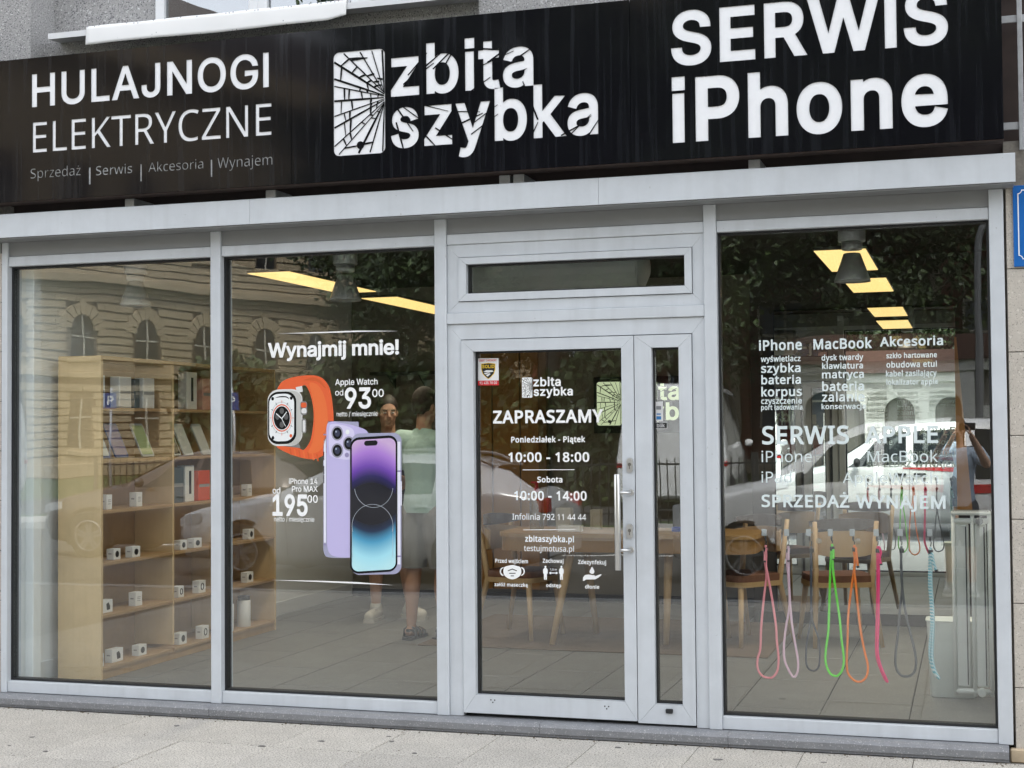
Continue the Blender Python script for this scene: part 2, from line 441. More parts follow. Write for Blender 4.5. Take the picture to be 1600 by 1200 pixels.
sill_m = mat('grey_stone_sill', (0.21, 0.215, 0.225), 0.55, var=(12, 0.2), specks=[(140, 0.62, (0.4, 0.4, 0.4))], bump=(80, 0.25, 0.001))
brown_dark = mat('dark_brown_recess', (0.035, 0.022, 0.018), 0.8, var=(8, 0.4))
asphalt = mat('asphalt', (0.05, 0.05, 0.052), 0.85, var=(1.2, 0.25), specks=[(160, 0.62, (0.12, 0.12, 0.12))], bump=(110, 0.6, 0.003))
grass_m = mat('lawn', (0.045, 0.085, 0.02), 0.9, var=(3, 0.4), bump=(70, 1.0, 0.03))
glass = glass_mat('shop_glass', (0.97, 0.985, 0.975), 0.080, wave=0.0011, wscale=1.4)
glass_up = glass_mat('upper_glass', (0.5, 0.52, 0.53), 0.22, wave=0.002, wscale=1.2)
pvc = mat('white_pvc', (0.72, 0.73, 0.74), 0.4, var=(8, 0.04))

# ------------------------------------------------------------------ ground
mb = MB(); mb.box(-60, 60, -6.0, 0.2, -0.30, -0.012)
pavement = mb.build('pavement', joint_m, kind='structure')
# a little tone of its own for every slab, by object
def per_object_tone(m, lo, hi):
    N = m.node_tree.nodes; L = m.node_tree.links; b = N['Principled BSDF']; src = b.inputs['Base Color'].links[0].from_socket
    oi = N.new('ShaderNodeObjectInfo'); mr = N.new('ShaderNodeMapRange'); mr.inputs[3].default_value = lo; mr.inputs[4].default_value = hi; L.new(oi.outputs['Random'], mr.inputs[0])
    mx = N.new('ShaderNodeMix'); mx.data_type = 'RGBA'; mx.blend_type = 'MULTIPLY'; mx.inputs[0].default_value = 1; L.new(src, mx.inputs[6]); L.new(mr.outputs[0], mx.inputs[7]); L.new(mx.outputs[2], b.inputs['Base Color'])
per_object_tone(slab_m, .92, 1.06)
# one slab mesh shared by every slab near the shop; far pavement keeps bigger courses
def shared(name, mbuild): return mbuild.mesh(name)
SW, SL = 0.525, 0.53
sm = MB().cbox(-SW / 2 + .0018, SW / 2 - .0018, -SL / 2 + .0018, SL / 2 - .0018, -0.05, 0.0, 0.0015).mesh('paving_slab'); sm.materials.append(slab_m)
sm2 = MB().cbox(-SW / 2 + .0018, SW / 2 - .0018, -0.022, 0.022, -0.05, 0.0, 0.0015).mesh('border_slab'); sm2.materials.append(slab_m)
def piece(name, me, parent, loc, rz=0.0):
    o = bpy.data.objects.new(name, me); COL.objects.link(o); o.parent = parent; o.location = loc
    if rz: o.rotation_euler = (0, 0, rz)
    return o
xs = [-0.82 - SW / 2 + SW * k for k in range(-11, 4)]
for i, x in enumerate(xs):
    for j in range(11):
        y = -0.135 - SL / 2 - SL * j
        o = piece('paving_slab', sm, pavement, (x, y, random.uniform(-.0018, .0012)))
        o.rotation_euler = (random.uniform(-.002, .002), random.uniform(-.002, .002), math.pi * random.choice((0, 1)))
    piece('border_slab', sm2, pavement, (x, -0.112, -.002))
ks = MB().cbox(-0.497, 0.497, -0.07, 0.07, -0.14, 0.004, 0.012).mesh('kerb_stone'); ks.materials.append(mat('kerb_granite', (0.36, 0.36, 0.355), 0.8, var=(4, .15), specks=[(80, .6, (.15, .15, .15))]))
kerb = MB().box(-60, 60, -6.075, -6.005, -0.30, -0.02).build('kerb', joint_m, kind='structure')
for k in range(24): piece('kerb_stone', ks, kerb, (-16 + k, -6.075, 0))
road = MB().box(-140, 140, -15.6, -6.08, -0.5, -0.12).build('road', asphalt, kind='structure')
MB().box(-140, 140, -15.9, -15.602, -0.5, 0.0).build('far_kerb', mat('far_kerb_stone', (.33, .33, .32), .85, var=(3, .2)), kind='structure')
MB().box(-140, 140, -17.4, -15.902, -0.5, -0.01).build('far_pavement', mat('far_paving', (.38, .37, .35), .85, var=(2, .2), bump=(20, .3, .01)), kind='structure')
MB().box(-200, 200, -260, -17.402, -0.6, -0.02).build('ground', grass_m, kind='structure')
lines = MB()
for k in range(-8, 8): lines.box(k * 6.0, k * 6.0 + 2.4, -12.66, -12.54, -0.12, -0.116)
lines.build('road_marking', mat('road_paint', (.7, .7, .68), .7, var=(20, .2)), kind='structure')

# grit blown against the step, and a few dark spots of old gum
gb = MB(); rg_ = random.Random(4)
for k in range(260):
    x = rg_.uniform(-6.2, .4); y = -.093 - abs(rg_.gauss(0, .03)); q = rg_.uniform(.0015, .005); gb.ball((x, y, q * .4), q, rg_.uniform(.7, 1.6), 1, .6, 6, 4)
for k in range(60):
    x = rg_.uniform(-6.2, .4); y = rg_.uniform(-1.3, -.2); q = rg_.uniform(.001, .003); gb.ball((x, y, q * .4), q, rg_.uniform(.7, 2.2), 1, .6, 6, 4)
gb.build('grit', mat('grit_brown', (.16, .13, .09), .9, var=(40, .5)), kind='stuff')
gs = MB()
for k in range(24):
    x = rg_.uniform(-6.0, .3); y = rg_.uniform(-1.4, -.16); r = rg_.uniform(.006, .017); ph = rg_.uniform(0, 6)
    gs.prism([(x + r * (1 + .25 * math.sin(3 * a + ph)) * math.cos(a) * 1.3, y + r * (1 + .2 * math.sin(2 * a + ph)) * math.sin(a)) for a in [q * math.pi / 6 for q in range(12)]], 'z', -.003, .0028)
gs.build('gum_spots', mat('old_gum', (.17, .165, .155), .8, var=(60, .4)), kind='stuff')
# sill step of grey stone in four lengths
sill = thing('stone_sill', 'long dark grey stone step running under the whole shopfront', 'step', (-2.7, 0, 0))
cuts = [-7.0, -4.13, -2.19, -1.2, 0.145]
for a, b in zip(cuts, cuts[1:]):
    s = MB(); s.prism([(0.25, 0.0), (-0.078, 0.0), (-0.078, 0.012), (-0.088, 0.016), (-0.09, 0.05), (-0.08, 0.064), (-0.06, 0.07), (0.25, 0.072)], 'x', a + .001, b - .001)
    s.build('sill_stone', sill_m, sill)
MB().box(-7, 0.145, -0.074, -0.05, 0.0, 0.0105).build('sill_shadow_strip', alu_dark, sill)  # dark strip drawn in for the shadow gap under the step

MB().cbox(0.15, 2.2, -.03, .022, -.01, .055, .006).build('base_stone', mat('base_limestone', (.50, .40, .27), .8, var=(9, .2)), sill)
# ------------------------------------------------------------------ the building the shop is in
bld = thing('apartment_building', 'grey rendered apartment building above and around the phone repair shop', 'building', (-2.7, 0.3, 0))
# side piers with stone tiles
MB().box(-14, -5.575, 0.03, 0.6, 0, 3.0).build('pier_core', joint_m, bld)
MB().box(0.172, 9, 0.03, 0.6, 0, 3.0).build('pier_core', joint_m, bld)
MB().box(-5.69, -5.575, 0.6, 6, 0, 3.0).build('side_wall', mat('outer_wall', (.4, .4, .4), .9), bld)
MB().box(0.3, 0.42, 0.6, 6, 0, 3.0).build('side_wall', mat('outer_wall'), bld)
MB().box(-5.69, 0.42, 5.1, 5.25, 0, 3.0).build('rear_wall', mat('outer_wall'), bld)
def tiles(x0, x1, zs, w, off, name):
    core = MB().box(x0, x1, 0.024, 0.0295, zs[0], zs[-1]).build('stone_cladding', joint_m, bld)
    for r in range(len(zs) - 1):
        x = x0 - (off if r % 2 else 0)
        while x < x1:
            a, b = max(x, x0), min(x + w, x1)
            if b - a > 0.02:
                MB().cbox(a + .0018, b - .0018, -0.004 + random.uniform(-.001, .001), 0.024, zs[r] + .0018, zs[r + 1] - .0018, 0.002).build('stone_tile', granite, core)
            x += w
tiles(0.176, 2.2, [0.02, 0.345, 0.75, 1.155, 1.56, 1.965, 2.37, 2.775], 0.62, 0.0, 'r')
tiles(-7.5, -5.567, [0.02 + 0.298 * k for k in range(10)], 0.6, 0.0, 'l')
# wall band behind the sign, upper wall, pilaster, window bay
MB().box(-14, 9, 0.125, 0.55, 2.792, 3.75).build('sign_recess_wall', brown_dark, bld)
MB().box(-14, -5.40, 0.04, 0.6, 3.75, 14.2).build('pilaster', stucco, bld)
MB().box(-2.555, 9, 0.10, 0.6, 3.75, 14.2).build('upper_wall', stucco, bld)
MB().box(-5.40, -2.555, 0.16, 0.6, 3.75, 4.0).build('window_apron', stucco, bld)
MB().box(-5.40, -4.60, 0.28, 0.6, 4.0, 5.6).build('bay_wall', stucco, bld)
MB().box(-5.40, -2.555, 0.16, 0.6, 5.6, 14.2).build('upper_wall', stucco, bld)
MB().box(-14, 9, 0.6, 11, 3.02, 14.2).build('upper_storeys', stucco, bld)
MB().box(-14.3, 9.3, -0.25, 11.2, 14.2, 14.5).build('roof', mat('roof_sheet', (.2, .19, .18), .8), bld)
sl = MB(); sl.prism([(0.28, 4.0), (0.03, 3.985), (0.03, 4.02), (0.28, 4.035)], 'x', -5.27, -2.575)
sl.build('window_sill', pvc, bld)
MB().box(-4.60, -2.555, 0.50, 0.52, 4.0, 5.6).build('dim_room_sheet', mat('room_dim', (.07, .07, .075), .9), bld)  # dark sheet, the dimness of the upstairs room put into its colour
# upstairs window: frames and panes
for a, b in ((245, 405), (405, 565), (565, 745)):
    xa, xb = fx(a, 20, 0.26), fx(b, 10, 0.26)
    w = MB()
    w.cbox(xa, xa + .06, .24, .3, 4.035, 5.6); w.cbox(xb - .06, xb, .24, .3, 4.035, 5.6)
    w.cbox(xa + .06, xb - .06, .243, .297, 4.035, 4.075); w.cbox(xa + .06, xb - .06, .243, .297, 5.53, 5.6)
    wf = w.build('window_frame', pvc, bld)
    MB().box(xa + .06, xb - .06, .268, .274, 4.075, 5.53).build('window_pane', glass_up, wf)

# white cloth hung over the sill
cl = MB(); nx, ny = 60, 6
cx0, cx1 = -5.0, -3.315
vs = []
for i in range(nx + 1):
    for j in range(ny + 3):
        t = i / nx; x = cx0 + (cx1 - cx0) * t
        wv = 0.0015 * math.sin(t * 40) + 0.002 * math.sin(t * 13 + 1)
        if j < 3: y, z = 0.07 - 0.022 * j, 4.0365 + 0.0012 * math.sin(t * 21)
        else:
            k = (j - 2) / ny; y = 0.024 - 0.012 * k + wv * k; z = 4.036 - 0.112 * k + 0.003 * math.sin(t * 9) * k
            if t > .93: z += (t - .93) * 0.35 * k
        vs.append((x, y, z))
m_ = ny + 3
fs = [(i * m_ + j, (i + 1) * m_ + j, (i + 1) * m_ + j + 1, i * m_ + j + 1) for i in range(nx) for j in range(m_ - 1)]
cl.add(vs, fs, True)
dotted = mat('dotted_cloth', (0.82, 0.82, 0.81), 0.85, bump=(30, .15, .003))
N = dotted.node_tree.nodes; L = dotted.node_tree.links
tcd = N.new('ShaderNodeTexCoord'); vd = N.new('ShaderNodeTexVoronoi'); vd.inputs['Scale'].default_value = 38; vd.inputs['Randomness'].default_value = .35; L.new(tcd.outputs['Object'], vd.inputs['Vector'])
rd = N.new('ShaderNodeValToRGB'); rd.color_ramp.elements[0].position = .15; rd.color_ramp.elements[0].color = (.32, .32, .35, 1); rd.color_ramp.elements[1].position = .23; rd.color_ramp.elements[1].color = (.82, .82, .81, 1)
L.new(vd.outputs['Distance'], rd.inputs[0]); L.new(rd.outputs[0], N['Principled BSDF'].inputs['Base Color'])
co = cl.build('cloth', dotted)
sol = co.modifiers.new('th', 'SOLIDIFY'); sol.thickness = 0.003
tag(co, 'white dotted cloth draped over the upstairs window sill above the sign', 'cloth')

# ------------------------------------------------------------------ metal canopy over the shopfront
can = thing('metal_canopy', 'long pale grey metal canopy between the black sign and the shop windows', 'canopy', (-2.7, 0, 2.77))
seams = [-7.2, fx(390, 330, -.15), fx(935, 300, -.15), 0.222]
for a, b in zip(seams, seams[1:]):
    p = MB(); p.prism([(-0.15, 2.772), (-0.15, 2.908), (-0.146, 2.912), (0.1, 2.916), (0.1, 2.909), (-0.14, 2.905), (-0.14, 2.772)], 'x', a + .0008, b - .0008)
    p.build('fascia_panel', alu, can)
MB().cbox(-7.2, 0.215, -0.1395, 0.03, 2.764, 2.771, .001).build('soffit_panel', alu_soffit_shaded, can)
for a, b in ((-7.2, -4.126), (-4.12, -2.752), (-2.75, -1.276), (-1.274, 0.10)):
    MB().cbox(a, b, 0.004, 0.02, 2.679, 2.764, .001).build('fascia_lower_panel', alu_soffit_shaded, can)
MB().box(-7.2, 0.17, 0.021, 0.12, 2.66, 2.79).build('backing_panel', alu_soffit_shaded, can)

# ------------------------------------------------------------------ posts of the shopfront
frame = thing('shopfront_frame', 'pale grey aluminium posts that divide the shop windows', 'window frame', (-2.7, 0, 0.07))
for a, b in ((-5.561, -5.521), (-4.155, -4.091), (-2.786, -2.718), (-1.305, -1.240), (0.098, 0.166)):
    MB().cbox(a, b, -0.014, 0.13, 0.071, 2.763, 0.003).build('post', alu, frame)
MB().box(-5.575, -5.562, 0.0, 0.1, 0.072, 2.76).build('post_seal', gasket_m, frame)

# ------------------------------------------------------------------ three fixed shop windows
def shop_window(label, x0, x1, tilt):
    w = thing('shop_window', label, 'window', ((x0 + x1) / 2, 0.03, 0.1), 'fixed windows of the shopfront')
    e = .0008
    for nm, z0, z1 in (('top_rail', 2.618, 2.677), ('bottom_rail', 0.073, 0.139)):
        MB().cbox(x0 + e, x1 - e, -0.004, 0.1, z0, z1, 0.003).build(nm, alu, w)
    g = MB(); t = .012
    g.box(x0 + e, x1 - e, .03, .09, .1392, .1392 + t); g.box(x0 + e, x1 - e, .03, .09, 2.6178 - t, 2.6178)
    g.box(x0 + e, x0 + t, .0302, .0898, .1392 + t, 2.6178 - t); g.box(x1 - t, x1 - e, .0302, .0898, .1392 + t, 2.6178 - t)
    g.build('gasket', gasket_m, w)
    p = MB().box(x0 + t, x1 - t, 0.050, 0.056, .1392 + t, 2.6178 - t).build('glass_pane', glass, w)
    p.rotation_euler = (0, 0, 0)
    c = Vector(((x0 + x1) / 2 - w.location.x, .053 - w.location.y, 1.38 - w.location.z))
    rm = Matrix.Translation(c) @ Matrix.Rotation(R_(tilt[0]), 4, 'X') @ Matrix.Rotation(R_(tilt[1]), 4, 'Z') @ Matrix.Translation(-c)
    p.matrix_local = rm
    return w
win1 = shop_window('leftmost shop window, with the wooden bookcase behind its glass', -5.521, -4.155, (0.02, 0.05))
win2 = shop_window('shop window with the watch and phone advert on its glass', -4.091, -2.786, (-0.03, -0.10))
win3 = shop_window('shop window right of the door with coloured straps hanging behind it', -1.240, 0.098, (0.02, 0.03))

# ------------------------------------------------------------------ door, side leaf and fanlight
def mitre(parent, name, x0, x1, z0, z1, wl, wr, wt, wb, y0, y1, m, g=.0006):
    """four mitred lengths round an opening"""
    X0, X1, Z0, Z1 = x0 + wl, x1 - wr, z0 + wb, z1 - wt
    for pts in ([(x0, z0), (X0 - g, Z0 + g), (X0 - g, Z1 - g), (x0, z1)], [(x1, z1), (X1 + g, Z1 - g), (X1 + g, Z0 + g), (x1, z0)],
                [(x0 + g, z1), (X0, Z1 + g), (X1, Z1 + g), (x1 - g, z1)], [(x0 + g, z0), (x1 - g, z0), (X1, Z0 - g), (X0, Z0 - g)]):
        MB().prism(pts, 'y', y0, y1).build(name, m, parent)
    return X0, X1, Z0, Z1
def pane(parent, x0, x1, z0, z1, y=0.05, m=None, rx=0.0, rz=0.0):
    g = MB(); t = .008
    g.box(x0, x1, y - .02, y + .03, z0, z0 + t); g.box(x0, x1, y - .02, y + .03, z1 - t, z1)
    g.box(x0, x0 + t, y - .0198, y + .0298, z0 + t, z1 - t); g.box(x1 - t, x1, y - .0198, y + .0298, z0 + t, z1 - t)
    g.build('gasket', gasket_m, parent)
    p = MB().box(x0 + t, x1 - t, y, y + .006, z0 + t, z1 - t).build('glass_pane', m or glass, parent)
    L = WLOC[parent.name]; c = Vector(((x0 + x1) / 2 - L[0], y - L[1], (z0 + z1) / 2 - L[2]))
    p.matrix_local = Matrix.Translation(c) @ Matrix.Rotation(R_(rx), 4, 'X') @ Matrix.Rotation(R_(rz), 4, 'Z') @ Matrix.Translation(-c)
    return p
JX0, JX1 = -2.717, -1.306
fan = thing('fanlight_window', 'narrow horizontal window in a pale grey frame above the shop door', 'window', (-2.0, 0.03, 2.3))
MB().cbox(JX0, JX1, -0.004, 0.1, 2.620, 2.677, .003).build('top_rail', alu, fan)
zr0, zr1 = fz(699, 507), fz(699, 490)
X0, X1, Z0, Z1 = mitre(fan, 'outer_frame', JX0 + .001, JX1 - .001, zr1 + .002, 2.618, fx(716, 402) - JX0 - .002, JX1 - fx(1081, 385) - .002, 2.618 - fz(716, 402.5), fz(717.8, 471.8) - zr1 - .002, 0.004, 0.09, alu)
gx0, gx1, gz0, gz1 = mitre(fan, 'sash', X0 + .003, X1 - .003, Z0 + .003, Z1 - .003, fx(728.5, 413) - X0 - .003, X1 - fx(1069.3, 400) - .003, Z1 - fz(728.5, 413.3) - .003, fz(728.5, 459) - Z0 - .003, -0.006, 0.08, alu)
MB().box(X0, X1, .04, .06, Z0, Z0 + .01).build('seal', alu_dark, fan)
pane(fan, gx0, gx1, gz0, gz1, rx=.1)
MB().cbox(JX0, JX1, -0.010, 0.1, zr0, zr1, .003).build('transom_rail', alu, fan)

door = thing('shop_door', 'glazed pale grey shop door with long steel bar handle', 'door', (-2.15, 0.03, 0.08))
LX0, LX1 = fx(724.5, 1000), fx(995.2, 1000)
SX1 = fx(1087.0, 1050)
LZ1 = fz(722.4, 532); LZ0 = 0.092
# jambs and head
MB().prism([(JX0 + .001, .073), (LX0 - .004, .073), (LX0 - .004, LZ1 + .004), (JX0 + .001, zr0 - .002)], 'y', .002, .11).build('jamb', alu, door)
MB().prism([(SX1 + .004, .073), (JX1 - .001, .073), (JX1 - .001, zr0 - .002), (SX1 + .004, LZ1 + .004)], 'y', .002, .11).build('jamb', alu, door)
MB().prism([(JX0 + .0018, zr0 - .002), (LX0 - .0035, LZ1 + .005), (SX1 + .0035, LZ1 + .005), (JX1 - .0018, zr0 - .002)], 'y', .002, .11).build('head', alu, door)
gap = MB(); gap.box(LX0 - .0045, LX0 + .02, .05, .1, .073, LZ1 + .0045); gap.box(SX1 - .02, SX1 + .0045, .05, .1, .073, LZ1 + .0045)
gap.box(LX0, SX1, .05, .1, LZ1 - .01, LZ1 + .0045); gap.box(LX1 - .01, LX1 + .012, .05, .1, .073, LZ1); gap.box(LX0, SX1, .05, .1, .073, .1)
gap.build('seal', alu_dark, door)
ax0, ax1, az0, az1 = mitre(door, 'leaf_frame', LX0, LX1, LZ0, LZ1, fx(743.5, 1000) - LX0, LX1 - fx(975.8, 1000), LZ1 - fz(741, 549.5), fz(746, 1085) - LZ0, -.008, .075, alu)
DOORPANE = (ax0, ax1, az0, az1)
pane(door, ax0, ax1, az0, az1, rx=-.06, rz=.08)
# handle, locks, drain holes
hx = fx(965, 815, -.07); hz0, hz1 = fz(965, 891, -.07), fz(965, 741, -.07)
hb = MB().lathe([(.0148, hz0), (.016, hz0 + .003), (.016, hz1 - .003), (.0148, hz1)], (hx, -.072, 0), 'z', 20).build('handle_bar', steel, door)
for v in (770, 860):
    zz = fz(975, v, -.05); xw = fx(984, v, -.02)
    MB().tube([(hx, -.066, zz), (hx + .03, -.05, zz), (xw, -.03, zz), (xw + .004, -.008, zz)], .0085, 10).build('handle_bracket', steel, door)
    MB().lathe([(.016, -.0125), (.017, -.0105), (.017, -.008)], (xw + .004, 0, zz), 'y', 16).build('bracket_rose', steel, door)
for v in (727, 830):
    c = atY(984, v, -.012)
    esc = MB(); pts = [(c.x + .016 * math.cos(a) , c.z + (.022 if math.sin(a) > 0 else -.022) + .016 * math.sin(a)) for a in [R_(10 * k) for k in range(36)]]
    esc.prism(pts, 'y', -.018, -.008).build('lock_plate', steel, door)
    k = MB(); k.lathe([(.0085, -.0215), (.0085, -.018)], (c.x, 0, c.z + .004), 'y', 14); k.box(c.x - .002, c.x + .002, -.0212, -.018, c.z - .02, c.z)
    k.build('lock_cylinder', mat('lock_dark', (.25, .24, .22), .3, metal=1), door)
for u, v in ((770, 1095), (948, 1105)):
    h = MB()
    for du, dv in ((-3, -1.5), (3, -1), (0, 2.5)):
        c = atY(u + du, v + dv, -.0085); h.lathe([(.004, -.0088), (.004, -.0081)], (c.x, 0, c.z), 'y', 8)
    h.build('drain_hole', alu_dark, door)
side = thing('door_side_leaf', 'narrow glazed leaf beside the shop door with a payment sticker', 'door', (-1.5, 0.03, 0.08))
sx0 = LX1 + .0045
bx0, bx1, bz0, bz1 = mitre(side, 'leaf_frame', sx0, SX1, .084, LZ1, fx(1024, 1050) - sx0, SX1 - fx(1066.5, 1050), LZ1 - fz(1017.5, 543.4), fz(1026, 1100) - .084, -.008, .075, alu)
pane(side, bx0, bx1, bz0, bz1, rz=-.05)
c = atY(1046, 1111, -.01)
MB().cbox(c.x - .019, c.x + .019, -.02, -.008, c.z - .012, c.z + .012, .004).build('floor_bolt', gasket_m, side)

# ------------------------------------------------------------------ the big black sign
SY = -0.20
sign = thing('shop_sign', 'long black glossy shop sign with white letters above the canopy', 'sign', (-2.7, SY, 3.39))
pan = [-7.4, fx(455, 180, SY), fx(985, 150, SY), 0.172]
for i, (a, b) in enumerate(zip(pan, pan[1:])):
    MB().cbox(a + .002, b - .002, SY + .0058, SY + .11, 2.974, 3.81, .002).build('sign_box', sign_black, sign)
MB().box(pan[0], pan[-1], SY + .112, SY + .125, 2.985, 3.80).build('sign_back', brown_dark, sign)
MB().box(pan[0], pan[-1] - .003, SY + .004, SY + .108, 2.967, 2.971).build('sign_bottom_lip', mat('rusty_lip', (.035, .02, .015), .8, var=(30, .6)), sign)
for u in (205, 425, 790, 812, 1180):
    x = fx(u, 300, -.08)
    MB().cbox(x - .03, x + .03, -.10, .12, 2.914, 2.966, .003).build('mounting_bracket', galv, sign)
br = MB()
for v in (30, 197): 
    z = fz(1585, v, .03); br.cbox(.16, .42, .02, .03, z - .018, z + .018, .002)
x = fx(1594, 100, .02); br.cbox(x - .012, x + .012, .005, .019, 2.95, 3.9, .002)
br.build('side_bracket', galv, sign)
CUT = []
LY = SY + .0040                          # white acrylic lies behind the cut-out black front
def st(body, u0, vb, vt, u1, fk='grot', bold=.03, m=sign_white, vb1=None, nm='lettering'):
    return text(nm, body, u0, vb, vt, u1, LY, m, sign, fk, bold, 'H', vb1=vb1, square=True, cut=CUT)
st('HULAJNOGI', 50, 166.3, 118, 420.5, bold=.017, vb1=139)
st('ELEKTRYCZNE', 51.5, 238.7, 191.8, 424.6, 'hum', 0.0, vb1=214)
st('Sprzedaż', 48, 279, 264, 126.5, 'hum', 0, sign_grey, 274)
st('|', 139, 282, 263, 142, 'hum', 0, sign_grey); st('Serwis', 150, 274, 260, 207, 'hum', .006, sign_grey, 270)
st('|', 219.5, 277, 258, 222, 'hum', 0, sign_grey); st('Akcesoria', 232, 269, 254.5, 318, 'hum', 0, sign_grey, 264)
st('|', 329.5, 270, 251, 332, 'hum', 0, sign_grey); st('Wynajem', 340, 263, 247, 426, 'hum', 0, sign_grey, 257)
st('SERWIS', 1048.7, 100, 23, 1481.8, bold=.025, vb1=67)
st('iPhone', 1050.6, 219.4, 128, 1481.8, bold=.025, vb1=191)

def bar(mb, p, q, w, y0, y1):
    p, q = Vector(p), Vector(q); d = (q - p); n = Vector((-d.y, d.x)).normalized() * w / 2
    a, b = p + n, p - n; t = d * 0.12
    mb.prism([tuple(a), tuple(p + d * .5 + n * 1.1), tuple(q + n * .5), tuple(q - n * .5), tuple(p + d * .5 - n * 1.1), tuple(b)], 'y', y0, y1)
def logo(parent, ub, y, white, black, icon, zb, sz, thick, lift, small=False, cut=None):
    """cracked phone icon with the two words; icon=(u0,u1,vtop,vbot), zb / sz = (u0, vbase, vxheight, u1, vbase at right end)"""
    u0, u1, vt, vb = icon
    P = atY(u0, vb, y); Q = atY(u0, vt, y); W = fx(u1, vb, y) - P.x; H = Q.z - P.z
    r = H * .055
    pts = []
    for cx, cz, a0 in ((P.x + W - r, P.z + H - r, 0), (P.x + r, P.z + H - r, 90), (P.x + r, P.z + r, 180), (P.x + W - r, P.z + r, 270)):
        for k in range(5):
            a = R_(a0 + 22.5 * k); pts.append((cx + r * math.cos(a), cz + r * math.sin(a)))
    if cut is not None: cut.append(pts)
    MB().prism(pts, 'y', y, y + max(thick, .0004)).build('phone_emblem', white, parent)
    rnd = random.Random(5)
    ck = MB(); C = Vector((P.x + W * 1.08, P.z + H * .53)); y0, y1 = y - lift, y - lift * .3
    L = lambda a, b: (P.x + W * a, P.z + H * b)
    N = 15; ang = [R_(98 + 164 * (k + rnd.uniform(-.25, .25)) / (N - 1)) for k in range(N)]
    def hit(a):
        d = Vector((math.cos(a), math.sin(a))); t = 1e9
        if d.x < -1e-5: t = min(t, (P.x + W * .015 - C.x) / d.x)
        if d.y > 1e-5: t = min(t, (P.z + H * .985 - C.y) / d.y)
        if d.y < -1e-5: t = min(t, (P.z + H * .015 - C.y) / d.y)
        return C + d * t
    th = H * .014
    for i, a in enumerate(ang):
        e = hit(a); s = C + (e - C) * (0.10 if i % 2 else .09)
        s.x = min(s.x, P.x + W * .985)
        if e.x < s.x: bar(ck, e, s, th * rnd.uniform(.6, 1.5), y0 - i * lift * .004, y1)
    j = 0
    for rr in (.22, .36, .52, .68, .85):
        for i in range(N - 1):
            if rnd.random() < .62:
                f = rr + rnd.uniform(-.05, .05); p = C + (hit(ang[i]) - C) * f; q = C + (hit(ang[i + 1]) - C) * (f + rnd.uniform(-.04, .04))
                if max(p.x, q.x) < P.x + W * .97:
                    j += 1; bar(ck, p, q, th * rnd.uniform(.6, 1.3), y0 - lift * (.08 + j * .004), y1)
    bar(ck, L(.34, .915), L(.66, .925), H * .017, y0 - lift * .4, y1)
    ck.lathe([(H * .037, y0 - lift * .5), (H * .037, y1)], (L(.52, .09)[0], 0, L(.52, .09)[1]), 'y', 20)
    ck.build('crack_lines', black, parent, kind='stuff')
    for body, (a, b0, xt, b, b1), sd in (('zbita', zb, 3), ('szybka', sz, 9)):
        o = text('lettering', body, a, b0, xt, b, y, white, parent, 'grot', .021, 'x', depth=thick, vb1=b1, square=True, cut=cut)
        if small: continue
        rn = random.Random(sd); ck = MB(); X0 = fx(a, b0, y); X1 = fx(b, b1, y); Zb = fz(a, b0, y); hx_ = fz(a, xt, y) - Zb
        for k in range(11 if body == 'zbita' else 15):
            t = rn.random(); x = X0 + (X1 - X0) * t; z = Zb + hx_ * rn.uniform(.0, 1.15)
            aa = math.atan2(z - C.y, x - C.x) if t < .35 else R_(rn.choice((25, 38, 32, -12, 60, 115)) + rn.uniform(-8, 8))
            l = hx_ * rn.uniform(.45, 1.15); d = Vector((math.cos(aa), math.sin(aa))) * l / 2
            bar(ck, Vector((x, z)) - d, Vector((x, z)) + d, hx_ * rn.uniform(.02, .042), y - lift * (1.0 + k * .01), y - lift * .3)
        ck.build('crack_lines', black, parent, kind='stuff')
logo(sign, 0, LY, sign_white, MATS['sign_black_gloss'], (522, 602.5, 83, 244.5), (611, 148.8, 94.5, 834, 132.3), (611, 229, 173, 935, 206.5), 0, .0034, cut=CUT)
for a, b in zip(pan, pan[1:]):
    pierced(a + .0012, b - .0012, 2.972, 3.812, CUT, SY, SY + .0055).build('sign_panel', sign_black, sign, fixn=False)

# blue plate on the stone pier
bp_ = thing('blue_street_plate', 'blue enamel plate with a white border line on the stone pier', 'sign', (0.5, -.02, 2.6))
bx = fx(1583, 350, -.02); zt, zb_ = fz(1583, 290, -.02), fz(1585, 417, -.02)
MB().cbox(bx, bx + .55, -.02, -.008, zb_, zt, .003).build('plate', mat('blue_enamel', (.012, .13, .44), .25, coat=.3, var=(6, .08)), bp_)
bl = MB(); X0_, X1_, Za, Zb2 = bx + .022, bx + .528, zb_ + .035, zt - .022
for a, b, c, d in ((X0_, X0_ + .005, Za + .02, Zb2 - .02), (X1_ - .005, X1_, Za + .02, Zb2 - .02), (X0_ + .02, X1_ - .02, Za, Za + .005), (X0_ + .02, X1_ - .02, Zb2 - .005, Zb2)):
    bl.box(a, b, -.0212, -.0195, c, d)
for (cx, cz, a0) in ((X0_, Za, 0), (X1_, Za, 90), (X1_, Zb2, 180), (X0_, Zb2, 270)):
    arc = [(cx + .02 * math.cos(R_(a0 + k * 15)), -.0205, cz + .02 * math.sin(R_(a0 + k * 15))) for k in range(7)]
    bl.tube(arc, .0026, 4)
bl.build('border_line', vinyl, bp_)
